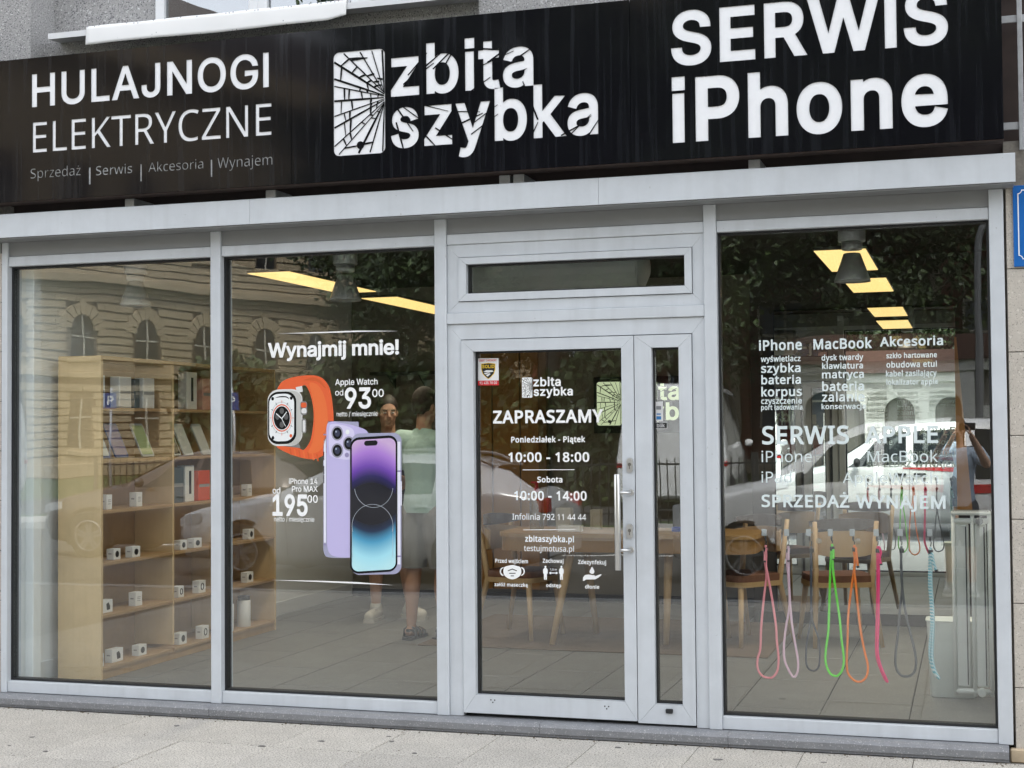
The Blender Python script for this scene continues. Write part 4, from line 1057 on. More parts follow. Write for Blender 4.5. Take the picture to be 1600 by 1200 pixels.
dt('załóż maseczkę', 772.5, 915.6, 910, 824.7, .021, 'd'); dt('odstęp', 853.3, 917, 911.5, 876.7, .021, 'd'); dt('dłonie', 914.2, 919.4, 913.6, 936.3, .021, 'd')
dt('1,5 m', 859.5, 891.2, 888.2, 870, .011)
for v, a, b in ((734.2, 816.7, 897.5), (827.9, 817.5, 899)):
    flat('rule_line', [(a, v - .5), (b, v - .9), (b, v + .1), (a, v + .5)], vinyl, dl, DY)
# pictograms: mask, two people apart, hand with a drop
gapm = mat('crack_gap_dark')
flat('mask_symbol', spline([(788, 886.5), (794, 884), (800.5, 882.8), (807, 884), (813, 886.5), (814.5, 894), (811, 901), (800.5, 905.3), (790, 901), (786.5, 894)], 5, True), vinyl, dl, DY)
for s in (-1, 1):
    mbr = MB(); arc = [(800.5 + s * (13 + 5.6 * math.cos(R_(a))), 893 + 6.2 * math.sin(R_(a))) for a in range(-80, 81, 16)]
    mbr.tube([tuple(atY(u, v, DY)) for u, v in arc], .0042, 4).build('mask_loop', vinyl, dl)
for pts in ([(793.5, 891.2), (800.5, 888.4), (807.5, 891.2), (807.5, 892.6), (800.5, 889.9), (793.5, 892.6)], [(795.5, 895.1), (805.5, 895.1), (805.5, 896.4), (795.5, 896.4)], [(798, 899.2), (803, 899.2), (803, 900.4), (798, 900.4)]):
    flat('mask_line', pts, gapm, dl, DY, 2)
for cx in (852.2, 877.2):
    flat('figure_symbol', ell(cx, 885.6, 1.5, 1.7, 14), vinyl, dl, DY)
    flat('figure_symbol', [(cx - 1.8, 887.5), (cx + 1.8, 887.5), (cx + 3.6, 890), (cx + 3.6, 896), (cx + 2.4, 896.5), (cx + 2.2, 906), (cx + .4, 906), (cx, 899), (cx - .4, 906), (cx - 2.2, 906), (cx - 2.4, 896.5), (cx - 3.6, 896), (cx - 3.6, 890)], vinyl, dl, DY)
flat('arrow_symbol', [(857.5, 895.3), (861, 893), (861, 894.6), (868.5, 894.6), (868.5, 893), (872, 895.3), (868.5, 897.6), (868.5, 896), (861, 896), (861, 897.6)], vinyl, dl, DY)
flat('drop_symbol', spline([(925, 885.8), (927.8, 890), (928.8, 893.5), (927, 896.2), (924.2, 896.5), (921.6, 894.8), (921.3, 892), (923, 889)], 4, True), vinyl, dl, DY)
flat('hand_symbol', [(910.6, 907.5), (911, 902), (914, 898.6), (919, 897.6), (924, 898.4), (929, 899), (929.5, 900.4), (932.5, 899.4), (938.5, 897.2), (940, 898.2), (935, 902.5), (930, 905.2), (921, 905.4), (915.5, 905.4), (912.5, 907.6)], vinyl, dl, DY)

# round-cornered security sticker on the door
so = thing('security_sticker', 'white and red sticker with a black shield in the upper left of the door glass', 'sticker', (-2.5, DY, 1.9))
red = mat('sticker_red', (.62, .02, .025), .45); wht = mat('sticker_white', (.78, .78, .78), .45); yel = mat('sticker_yellow', (.80, .52, .03), .45); blk = mat('sticker_black', (.012, .012, .012), .4)
flat('paper', [(747, 560), (779, 559.5), (779.3, 602), (747.2, 602.4)], wht, so, DY - .001)
flat('red_band', [(747, 594.8), (779.2, 594.4), (779.3, 602), (747.2, 602.4)], red, so, DY - .001, 1)
sh = [(751.7, 568.6), (757, 567.6), (763, 566.8), (769, 567.4), (774, 568.3), (774, 577), (772, 584), (767, 589.6), (763, 592.4), (759, 589.6), (754, 584.3), (751.8, 577)]
flat('shield_edge', sh, yel, so, DY - .001, 1)
flat('shield', [(763 + (u - 763) * .9, 578.5 + (v - 578.5) * .92) for u, v in sh], blk, so, DY - .001, 2)
def sticker_text(body, u0, vb, vt, u1, m, L, bold=.014):
    text('lettering', body, u0, vb, vt, u1, DY - .001 - .0004 * L, m, so, 'grot', bold, 'H')
sticker_text('OBIEKT CHRONIONY', 749, 565, 561.8, 776, red, 1); sticker_text('SOLID', 753.3, 575.2, 570.4, 772.5, yel, 3, .025); sticker_text('91 435 70 00', 749.5, 600.4, 596.4, 776.5, wht, 2)
for k, pts in enumerate(([(755, 581), (760, 578.4), (769, 578.6), (771.5, 580.6), (767, 581.4), (760, 581.6)], [(756, 583), (763, 582), (766, 582.4), (758, 585)], [(759, 586), (765, 583.4), (766.5, 584.4), (762, 588.4)])):
    flat('bird_stroke', pts, wht, so, DY - .001, 3)
# payment stickers on the narrow leaf
ps = thing('payment_sticker', 'small white sticker with blue squares and a black badge on the side leaf', 'sticker', (-1.55, DY, 1.65))
flat('paper', [(1022.5, 627.6), (1036, 627.2), (1036.3, 658), (1023, 658.5)], wht, ps, DY - .001)
blu = mat('sticker_blue', (.03, .2, .5), .45)
for q, m in (((1025.3, 634.5, 1033, 640), mat('grey_print', (.25, .26, .27), .5)), ((1025.8, 646, 1032.5, 648), blu), ((1025.5, 650.3, 1033, 655.5), blu)):
    flat('print', rrect(*q, .8, 3), m, ps, DY - .001, 1)
flat('badge_edge', rrect(1022.2, 659.4, 1042.8, 670, 1.5, 3), wht, ps, DY - .001); flat('badge', rrect(1023, 660.2, 1042, 669.2, 1.2, 3), blk, ps, DY - .001, 1)
text('lettering', 'blik', 1026.4, 667.6, 661.8, 1038.8, DY - .0022, wht, ps, 'grot', .01, 'd')

# ------------------------------------------------------------------ advert on the second window
ad = thing('window_advert', 'window advert of an orange strapped watch and two lilac phones with prices', 'poster', (-3.4, GY, 1.3))
def at(body, u0, vb, vt, u1, bold=.028, mode='H', vb1=None):
    text('lettering', body, u0, vb, vt, u1, GY, vinyl, ad, 'grot', bold, mode, vb1=vb1, track=-.35 * bold)
at('Wynajmij mnie!', 418.5, 558, 537, 623.4, .025, 'H', 555)
at('Apple Watch', 523.7, 601.8, 592.6, 590, .010); at('od', 523.7, 618, 608.6, 536.3, .004, 'd')
at('93', 538.9, 637.5, 607, 579.7, .02); at('00', 581.6, 620, 608.4, 599.7, .012); at('netto / miesięcznie', 526, 650.6, 643.4, 590, .004, 'd')
at('iPhone 14', 451.3, 756, 747.6, 496.5, .012); at('Pro MAX', 456.2, 768, 759.6, 496.5, .012); at('od', 425.8, 771, 761.6, 438, .011, 'd')
at('195', 425.8, 804.5, 773.8, 480.7, .024); at('00', 480.3, 785.2, 774, 496.5, .012); at('netto / miesięcznie', 428.2, 814.6, 807.2, 491.2, .004, 'd')
flat('rule_line', [(431.8, 521.3), (500, 518.7), (560, 516.4), (623.4, 517.2), (560, 518.6), (500, 520.6)], vinyl, ad, GY)
flat('rule_line', [(422.3, 906.2), (500, 907.4), (560, 909.6), (614.8, 914.2), (560, 912.2), (500, 909.4)], vinyl, ad, GY)
def pr(name, col=None, rough=.4, **k): return MATS[name] if col is None else mat(name, col, rough, **k)
org = pr('print_orange', (.74, .115, .03)); org2 = pr('print_orange_dark', (.62, .10, .02)); org3 = pr('print_orange_light', (.78, .16, .04))
tit = pr('print_titanium', (.50, .50, .47)); tit2 = pr('print_titanium_light', (.72, .72, .70)); tit3 = pr('print_titanium_dark', (.20, .20, .19)); pk = pr('print_black', (.012, .012, .014), .1); pw = pr('print_white', (.82, .84, .84))
# watch strap
outer = spline([(433, 608), (440, 597), (455, 590), (478, 586.5), (496, 587.5), (508, 595), (516, 610), (520.5, 640), (521, 665), (518, 690), (511, 706), (498, 715.5), (485, 717.5), (470, 715), (452, 709), (434, 700), (432, 694)], 5)
inner = spline([(468, 700), (474, 703), (482, 694), (487, 680), (490, 655), (489, 635), (485, 617), (479, 604), (474, 602), (470, 607)], 5)
flat('strap', outer + [Vector((450, 690))] + [Vector((463, 694))] + inner + [Vector((468, 612)), Vector((445, 616))], org, ad, GY)
flat('strap_inner', spline([(484, 598), (497, 602), (507, 620), (512, 650), (510, 682), (500, 704), (482, 708), (487, 694), (491, 676), (492, 652), (490, 630), (486, 612)], 4, True), org3, ad, GY, 1)
flat('strap_edge', spline([(474, 594), (488, 590), (500, 594), (509, 606), (506, 605), (497, 597), (486, 594.5)], 4, True), org2, ad, GY, 1)
for k in range(7):
    a, b = 452 + k * 7, 703 + k * 1.6
    flat('strap_rib', [(a, b - 3), (a + 2.2, b - 3), (a + 4.2, b + 8), (a + 2.0, b + 8)], org3 if k % 2 else org2, ad, GY, 1)
flat('watch_lug', [(462, 605), (472, 603), (473, 612), (464, 614)], tit2, ad, GY, 2); flat('watch_lug', [(433, 696), (470, 700), (466, 692), (437, 690)], tit3, ad, GY, 2)
flat('watch_case', rrect(418.2, 609, 472.5, 697.5, 17, slope=-.03), tit2, ad, GY, 3)
flat('watch_case_shade', rrect(440, 611, 471.5, 696, 15, slope=-.03), tit, ad, GY, 4)
flat('watch_crown', rrect(469.5, 627, 480, 648.5, 4), tit3, ad, GY, 4); flat('watch_crown', rrect(470, 629, 479, 637, 3), org, ad, GY, 5); flat('watch_crown', rrect(471, 638, 479, 646, 3), tit2, ad, GY, 5)
flat('watch_button', rrect(471.5, 654, 478.5, 677, 3), tit3, ad, GY, 4); flat('watch_button', rrect(473, 656.5, 477, 675, 2), tit2, ad, GY, 5)
flat('watch_glass', rrect(418.8, 612.5, 463, 694.5, 16, slope=-.03), pk, ad, GY, 5)
flat('watch_face', rrect(420.8, 616, 459.5, 690, 14, slope=-.03), pw, ad, GY, 6)
cx, cy = 440.3, 653
flat('dial_ring', ell(cx, cy, 17.6, 25.5), pr('print_pale_ring', (.62, .66, .66)), ad, GY, 7); flat('dial_ring', ell(cx, cy, 16.4, 24), pw, ad, GY, 8)
flat('dial_ring', ell(cx, cy, 15.0, 21.5), org, ad, GY, 9); flat('dial_ring', ell(cx, cy, 13.6, 19.6), pw, ad, GY, 10); flat('dial', ell(cx, cy, 12.6, 18.2), pk, ad, GY, 11)
for a in range(0, 360, 30):
    s, c = math.sin(R_(a)), math.cos(R_(a))
    flat('dial_tick', [(cx + 16 * s - .35 * c, cy - 23.2 * c - .35 * s), (cx + 16 * s + .35 * c, cy - 23.2 * c + .35 * s), (cx + 18.8 * s + .35 * c, cy - 27.4 * c + .35 * s), (cx + 18.8 * s - .35 * c, cy - 27.4 * c - .35 * s)], pk if a % 90 else org, ad, GY, 12)
for (x, y) in ((433.5, 651), (447, 651), (440.3, 663.5), (440.3, 642)): flat('dial_complication', ell(x, y, 3.4, 4.8, 16), pr('print_dark_grey', (.09, .09, .09)), ad, GY, 12)
for p in ([(439.6, 653.5), (447.8, 643), (448.4, 644), (441, 654.5)], [(440.9, 653.5), (431.5, 645.6), (431, 646.8), (439.8, 654.6)], [(440, 653), (446.5, 666), (445.8, 666.4), (439.4, 653.6)]): flat('watch_hand', p, pw, ad, GY, 13)
for (x, y, m) in ((426, 623, pk), (455, 622, pk), (426.5, 684, pk), (454.5, 681, org)): flat('corner_icon', ell(x, y, 2.2, 2.8, 12), m, ad, GY, 7)
flat('corner_arc', spline([(430, 621.5), (438, 619), (448, 619.5), (452, 624), (447, 621), (438, 620.8)], 4, True), pk, ad, GY, 7)
# rear phone
lil = pr('print_lilac', (.52, .47, .74), .35); lil2 = pr('print_lilac_light', (.66, .62, .83), .35); lil3 = pr('print_lilac_dark', (.30, .26, .45), .35)
band = pr('print_steel_edge', (.36, .36, .50), .3); bandl = pr('print_steel_light', (.80, .80, .90), .3)
flat('phone_edge', spline([(505, 668), (507, 661), (514, 658)], 3) + [Vector((560, 659)), Vector((580, 868))] + spline([(540, 872), (520, 871.5), (509, 869), (505.2, 860)], 4), band, ad, GY)
flat('phone_edge_light', [(506, 672), (509.3, 672), (509.3, 848), (506, 848)], bandl, ad, GY, 1)
flat('phone_back', spline([(510, 670), (512, 661.5), (519, 658.3)], 4) + spline([(548, 663.5), (568, 670), (575, 676), (577, 684)], 4) + [Vector((577, 872))] + spline([(530, 871), (519, 868), (513, 861), (511, 850)], 4), lil, ad, GY, 2)
for v in (706, 728, 742): flat('side_button', [(505.3, v), (506.6, v), (506.6, v + 13), (505.3, v + 13)], pk, ad, GY, 2)
for v in (678, 850): flat('antenna_band', [(505.3, v), (510, v), (510, v + 2), (505.3, v + 2)], lil3, ad, GY, 2)
flat('camera_island', spline([(514.5, 668), (520, 662.5), (530, 663), (546, 667.5), (553, 674), (553.5, 690), (552, 712), (546, 718), (530, 717), (518, 713), (514, 704)], 4, True), lil2, ad, GY, 3)
for (x, y) in ((527, 677), (545, 693), (527, 704)):
    flat('lens_ring', ell(x, y, 9.2, 11.4, 28), lil3, ad, GY, 4); flat('lens_ring', ell(x, y, 8.5, 10.6, 28), pr('print_ring_grey', (.33, .33, .38)), ad, GY, 5); flat('lens', ell(x, y, 7.2, 9.2, 28), pk, ad, GY, 6)
    flat('lens_inner', ell(x, y, 4.2, 5.4, 20), pr('print_lens_blue', (.03, .035, .07)), ad, GY, 7); flat('lens_glint', ell(x - 1.8, y - 2.6, 1.4, 1.6, 10), pr('print_glint', (.35, .4, .5)), ad, GY, 8)
flat('flash', ell(543, 675, 3.2, 3.8, 16), pw, ad, GY, 4); flat('lidar', ell(542, 711, 3.4, 3.8, 16), lil3, ad, GY, 4)
# front phone with its wallpaper
flat('phone_edge', rrect(549, 677.5, 627.3, 898.5, 13, slope=-.02), band, ad, GY, 9)
flat('phone_edge_light', [(621, 690), (625.6, 690), (625.6, 882), (621, 882)], bandl, ad, GY, 10)
for v in (735, 868): flat('antenna_band', [(619, v), (627.3, v), (627.3, v + 2.4), (619, v + 2.4)], lil3, ad, GY, 11)
flat('side_button', [(626, 752), (627.8, 752), (627.8, 790), (626, 790)], bandl, ad, GY, 11)
flat('phone_bezel', rrect(547, 684, 621, 897, 14, slope=-.06), pk, ad, GY, 12)
wp = bpy.data.materials.new('wallpaper_print'); wp.use_nodes = True; N = wp.node_tree.nodes; L = wp.node_tree.links
b_ = N['Principled BSDF']; b_.inputs['Roughness'].default_value = .1; tcx = N.new('ShaderNodeTexCoord'); sx_ = N.new('ShaderNodeSeparateXYZ'); L.new(tcx.outputs['Generated'], sx_.inputs[0])
# the print: arcs of colour above and below a dark middle
cmb = N.new('ShaderNodeMath'); cmb.operation = 'SUBTRACT'; L.new(sx_.outputs['X'], cmb.inputs[0]); cmb.inputs[1].default_value = .45
sq = N.new('ShaderNodeMath'); sq.operation = 'MULTIPLY'; L.new(cmb.outputs[0], sq.inputs[0]); L.new(cmb.outputs[0], sq.inputs[1])
zc = N.new('ShaderNodeMath'); zc.operation = 'SUBTRACT'; L.new(sx_.outputs['Z'], zc.inputs[0]); zc.inputs[1].default_value = .5
sg = N.new('ShaderNodeMath'); sg.operation = 'SIGN'; L.new(zc.outputs[0], sg.inputs[0])
mu = N.new('ShaderNodeMath'); mu.operation = 'MULTIPLY'; L.new(sq.outputs[0], mu.inputs[0]); L.new(sg.outputs[0], mu.inputs[1])
md = N.new('ShaderNodeMath'); md.operation = 'MULTIPLY_ADD'; L.new(mu.outputs[0], md.inputs[0]); md.inputs[1].default_value = .30; L.new(sx_.outputs['Z'], md.inputs[2])
cr = N.new('ShaderNodeValToRGB'); L.new(md.outputs[0], cr.inputs[0]); L.new(cr.outputs[0], b_.inputs['Base Color'])
stops = [(0, (.50, .80, .84)), (.10, (.38, .74, .84)), (.22, (.08, .33, .52)), (.30, (.015, .03, .07)), (.36, (.008, .008, .012)), (.66, (.008, .008, .014)), (.72, (.02, .015, .10)), (.80, (.16, .06, .40)), (.90, (.40, .20, .62)), (1, (.60, .42, .66))]
el = cr.color_ramp.elements
el[0].position, el[0].color = 0, (*stops[0][1], 1); el[1].position, el[1].color = 1, (*stops[-1][1], 1)
for p, c in stops[1:-1]: e = el.new(p); e.color = (*c, 1)
flat('wallpaper', rrect(549.8, 688, 618.2, 893.5, 11, slope=-.06), wp, ad, GY, 13)
flat('camera_slot', rrect(569, 688.8, 590, 696.8, 4, slope=-.05), pk, ad, GY, 14)
for (x, y, rx, ry, a0, a1) in ((584, 760, 30, 33, 5, 175), (582, 822, 32, 34, 165, 375), (582, 822, 32, 34, 15, 165)):
    if a1 == 165 : continue
    MB().tube([tuple(atY(x + rx * math.cos(R_(a)), y + ry * math.sin(R_(a)), GY - .0062)) for a in range(a0, a1 + 1, 7)], .0011, 4).build('arc_line', pr('print_arc', (.55, .6, .66)), ad)
for dx in (-1, 1):
    MB().tube([tuple(atY(582 + dx * (32 - .02 * k * k), 822 + k * 7, GY - .0062)) for k in range(0, 8)], .0009, 4).build('arc_line', pr('print_arc'), ad)

# ------------------------------------------------------------------ coloured straps hanging behind the right window
SYP = 0.115
def P4(pts): return [(1100 + a / 3, 800 + b / 3) for a, b in pts]
def cordmat(name, col, rough=.6): return mat(name, col, rough, bump=(420, .5, .0012))
hook_m = mat('hook_chrome', (.66, .67, .68), .25, metal=.8); clip_m = mat('clip_black', (.015, .015, .016), .35); clear = glass_mat('clear_plastic', (.85, .88, .87), .10)
def strap(hookx, col, label, loop, nm, stripe=None, tail=None, r=.0060):
    """loop in enlarged-picture pixels, from the clip down one side and up the other"""
    px = spline(P4(loop), 6)
    pts = [atY(u, v, SYP) for u, v in px]; n = len(pts)
    pts = [(p.x, SYP + .006 * math.sin(math.pi * i / n) - (.005 if i < n / 2 else -.005), p.z) for i, p in enumerate(pts)]
    hk = atY(hookx, 831, SYP); top = atY(*P4([loop[0]])[0], SYP)
    h = thing('adhesive_hook', f'small grey hook on the glass holding the {nm} strap', 'hook', (hk.x, .07, hk.z), 'hooks stuck on the right shop window')
    MB().cbox(hk.x - .013, hk.x + .013, .0565, .064, hk.z - .018, hk.z + .018, .003).build('base', mat('hook_grey', (.36, .38, .39), .3), h)
    MB().tube([(hk.x, .064, hk.z + .006), (hk.x, .085, hk.z + .004), (hk.x, .10, hk.z - .004), (hk.x, .118, hk.z - .004), (hk.x, .122, hk.z + .008)], .0028, 8).build('prong', hook_m, h)
    MB().lathe([(.005, .0642), (.006, .0665)], (hk.x, 0, hk.z + .004), 'y', 12).build('screw', clip_m, h)
    t = thing('phone_strap', label, 'strap', (top.x, SYP, hk.z), 'coloured phone straps in the right window')
    MB().tube([(hk.x, SYP - .004, hk.z - .004), (hk.x + .007, SYP, hk.z - .012), (hk.x, SYP + .003, hk.z - .022), (hk.x - .007, SYP, hk.z - .012)], .0017, 6, closed=True).build('ring', clip_m, t)
    c = MB(); zt = hk.z - .022; c.lathe([(.003, 0), (.0055, -.006), (.0055, -.016), (.003, -.02), (.003, -.026)], (hk.x, SYP, zt), 'z', 10)
    c.tube([(hk.x, SYP, zt - .024), ((hk.x + top.x) / 2 + .005, SYP, (zt + top.z) / 2), (top.x, SYP, top.z + .004)], .0028, 7); c.build('swivel_clip', clip_m, t)
    MB().tube(pts, r, 8).build('cord', col, t)
    f = MB(); f.lathe([(.011, 0), (.0118, -.002), (.0118, -.019), (.011, -.021)], (top.x, SYP, top.z - .012), 'z', 12); f.build('ferrule', clip_m, t)
    if tail:
        tp = spline([atY(u, v, SYP - .012) for u, v in P4(tail)], 5)
        MB().tube([tuple(p) for p in tp], r, 8).build('cord_end', col, t)
        e = tp[-1]; f = MB(); f.tube([tuple(tp[-2]), tuple(e + (e - tp[-2]) * .6)], r * 1.25, 8).build('end_cap', clip_m, t)
    return t
for u in (1207, 1240, 1280, 1340):      # clear suction cups left on the pane
    p = atY(u, 845, .07)
    s = MB().lathe([(.004, .0565), (.016, .0572), (.0155, .060), (.006, .066), (.006, .074), (.001, .075)], (p.x, 0, p.z), 'y', 20).build('suction_cup', clear, origin=(0, 0, 0))
    tag(s, f'clear suction cup on the glass beside the {({1207: "salmon pink", 1240: "pale lilac", 1280: "thin dark blue", 1340: "orange"})[u]} strap', 'suction cup', 'clear suction cups on the right window')
pinkc = cordmat('cord_pink', (.85, .28, .32)); lilc = cordmat('cord_lilac', (.74, .50, .60)); navy = cordmat('cord_navy', (.05, .055, .07)); grn = cordmat('cord_green', (.16, .78, .06)); orc = cordmat('cord_orange', (.90, .22, .03)); mag = cordmat('cord_magenta', (.88, .05, .20)); gry = cordmat('cord_grey', (.085, .09, .095))
strap(1196, pinkc, 'salmon pink cord strap hanging leftmost in the right window', [(290, 155), (292, 200), (291, 250), (300, 300), (318, 400), (337, 530), (341, 600), (349, 680), (345, 740), (325, 772), (300, 779), (270, 768), (250, 735), (250, 690), (263, 640), (267, 540), (280, 400), (292, 300), (286, 240), (284, 170)], 'salmon pink', tail=[(294, 170), (287, 200), (284, 232)])
strap(1231, lilc, 'pale lilac pink cord strap, second from the left', [(396, 160), (397, 230), (398, 300), (402, 400), (412, 520), (428, 620), (440, 690), (440, 740), (428, 770), (412, 768), (392, 735), (376, 690), (374, 620), (385, 530), (398, 460), (400, 400), (394, 300), (388, 220), (390, 170)], 'pale lilac', tail=[(398, 170), (396, 200), (395, 230)])
strap(1265, navy, 'thin dark cord strap, third from the left, hard to see', [(503, 160), (504, 260), (503, 380), (503, 480), (515, 530), (538, 600), (543, 680), (535, 730), (512, 745), (488, 735), (477, 700), (480, 620), (492, 550), (502, 480), (500, 380), (500, 260), (500, 170)], 'thin dark blue', r=.0048)
strap(1299, grn, 'neon green cord strap in the right window', [(601, 150), (603, 220), (608, 300), (622, 400), (636, 500), (645, 600), (655, 680), (650, 735), (630, 765), (610, 770), (588, 755), (570, 710), (570, 650), (582, 560), (586, 450), (590, 330), (594, 220), (598, 165)], 'neon green', tail=[(606, 175), (607, 200), (606, 222)])
strap(1333, orc, 'orange cord strap right of the neon green one', [(705, 155), (709, 220), (705, 280), (712, 340), (722, 450), (735, 560), (752, 650), (768, 720), (762, 770), (735, 796), (705, 792), (676, 760), (668, 710), (672, 600), (676, 480), (690, 360), (702, 280), (706, 220), (700, 165)], 'orange', tail=[(712, 165), (716, 210), (722, 258)])
strap(1370, mag, 'hot pink cord strap hanging edge on, its end swung right', [(815, 160), (820, 260), (819, 400), (818, 520), (814, 640), (822, 700), (840, 750), (860, 795), (848, 785), (826, 735), (808, 670), (808, 560), (812, 400), (813, 260), (811, 170)], 'hot pink', tail=[(820, 160), (829, 190), (824, 215), (830, 246)])
strap(1407, gry, 'dark grey cord strap, second from the right', [(926, 160), (924, 260), (930, 360), (945, 470), (965, 560), (985, 640), (994, 700), (985, 750), (955, 771), (920, 765), (898, 725), (898, 660), (910, 560), (918, 460), (928, 360), (925, 260), (922, 170)], 'dark grey')
# pale blue and white twisted cord
strp = bpy.data.materials.new('cord_blue_white'); strp.use_nodes = True; N = strp.node_tree.nodes; L = strp.node_tree.links
t_ = N.new('ShaderNodeTexCoord'); w_ = N.new('ShaderNodeTexWave'); w_.wave_type = 'BANDS'; w_.bands_direction = 'DIAGONAL'; w_.inputs['Scale'].default_value = 42; L.new(t_.outputs['Object'], w_.inputs['Vector'])
r_ = N.new('ShaderNodeValToRGB'); r_.color_ramp.elements[0].position = .45; r_.color_ramp.elements[0].color = (.10, .42, .50, 1); r_.color_ramp.elements[1].position = .55; r_.color_ramp.elements[1].color = (.75, .80, .80, 1)
L.new(w_.outputs[0], r_.inputs[0]); L.new(r_.outputs[0], N['Principled BSDF'].inputs['Base Color']); N['Principled BSDF'].inputs['Roughness'].default_value = .7
strap(1453, strp, 'pale blue and white twisted cord strap hanging rightmost', [(1062, 165), (1064, 240), (1066, 340), (1072, 440), (1076, 520), (1072, 620), (1070, 680), (1082, 740), (1102, 780), (1084, 762), (1062, 705), (1058, 640), (1066, 540), (1064, 440), (1056, 330), (1058, 240), (1058, 175)], 'pale blue and white', tail=[(1068, 190), (1076, 235), (1089, 276)], r=.0068)
# ------------------------------------------------------------------ people
def limb(mb, p0, p1, r0, r1, sy=1.0, n=12):
    p0, p1 = Vector(p0), Vector(p1); t = MB(); k = 5; path = [p0.lerp(p1, i / k) for i in range(k + 1)]
    t.tube(path, [r0 + (r1 - r0) * i / k for i in range(k + 1)], n); t.ball(p0, r0, u=12, v=8); t.ball(p1, r1, u=12, v=8)
    if sy != 1.0:
        cy = (p0.y + p1.y) / 2; t.v = [(x, cy + (y - cy) * sy, z) for x, y, z in t.v]
    o = len(mb.v); mb.v += t.v; mb.f += [tuple(i + o for i in f) for f in t.f]; mb.s += t.s
def skin(mb, name, m, parent, voxel=0.008, smooth=4, cut=()):
    me = mb.mesh('tmp'); o = bpy.data.objects.new('tmp', me); COL.objects.link(o)
    rm = o.modifiers.new('r', 'REMESH'); rm.mode = 'VOXEL'; rm.voxel_size = voxel
    if smooth: s = o.modifiers.new('s', 'SMOOTH'); s.iterations = smooth; s.factor = .5
    dg = bpy.context.evaluated_depsgraph_get(); ev = bpy.data.meshes.new_from_object(o.evaluated_get(dg)); bpy.data.objects.remove(o)
    bm = bmesh.new(); bm.from_mesh(ev); bpy.data.meshes.remove(ev)
    for co, no in cut: bmesh.ops.bisect_plane(bm, geom=bm.verts[:] + bm.edges[:] + bm.faces[:], plane_co=co, plane_no=no, clear_outer=True)
    me = bpy.data.meshes.new(name); bm.to_mesh(me); bm.free(); me.polygons.foreach_set('use_smooth', [True] * len(me.polygons)); me.materials.append(m)
    return link(name, me, parent)
skin_m = mat('skin', (.52, .31, .22), .55, var=(14, .1), bump=(160, .12, .001)); skin_m2 = mat('skin_tan', (.44, .25, .17), .55, var=(14, .1))
def hand(mb, w, d, side, curl=.5, palm_dir=(0, -1, 0)):
    """palm and five bent fingers from wrist w along direction d"""
    d = Vector(d).normalized(); pn = Vector(palm_dir); pn = (pn - d * pn.dot(d)).normalized(); sx = d.cross(pn) * side
    w = Vector(w); c = w + d * .05
    for k in (-1.2, -.4, .4, 1.2): limb(mb, w + d * .01 + sx * k * .012, w + d * .085 + sx * k * .017, .013, .0125, n=8)
    for k, L in ((-1.35, .062), (-.45, .074), (.45, .079), (1.35, .070)):
        a = w + d * .088 + sx * k * .017; dd = d
        for q, r in ((.42, .0088), (.32, .0080), (.26, .0072)):
            dd = (dd + pn * curl * .55).normalized(); b = a + dd * L * q; limb(mb, a, b, r, r * .94, n=7); a = b
    a = w + d * .03 + sx * .028
    for dd, L, r in (((d * .5 + sx * .75 + pn * .35), .042, .0115), ((d * .85 + sx * .3 + pn * .4), .03, .010), ((d * .9 + pn * .4), .024, .0088)):
        b = a + dd.normalized() * L; limb(mb, a, b, r, r * .92, n=7); a = b
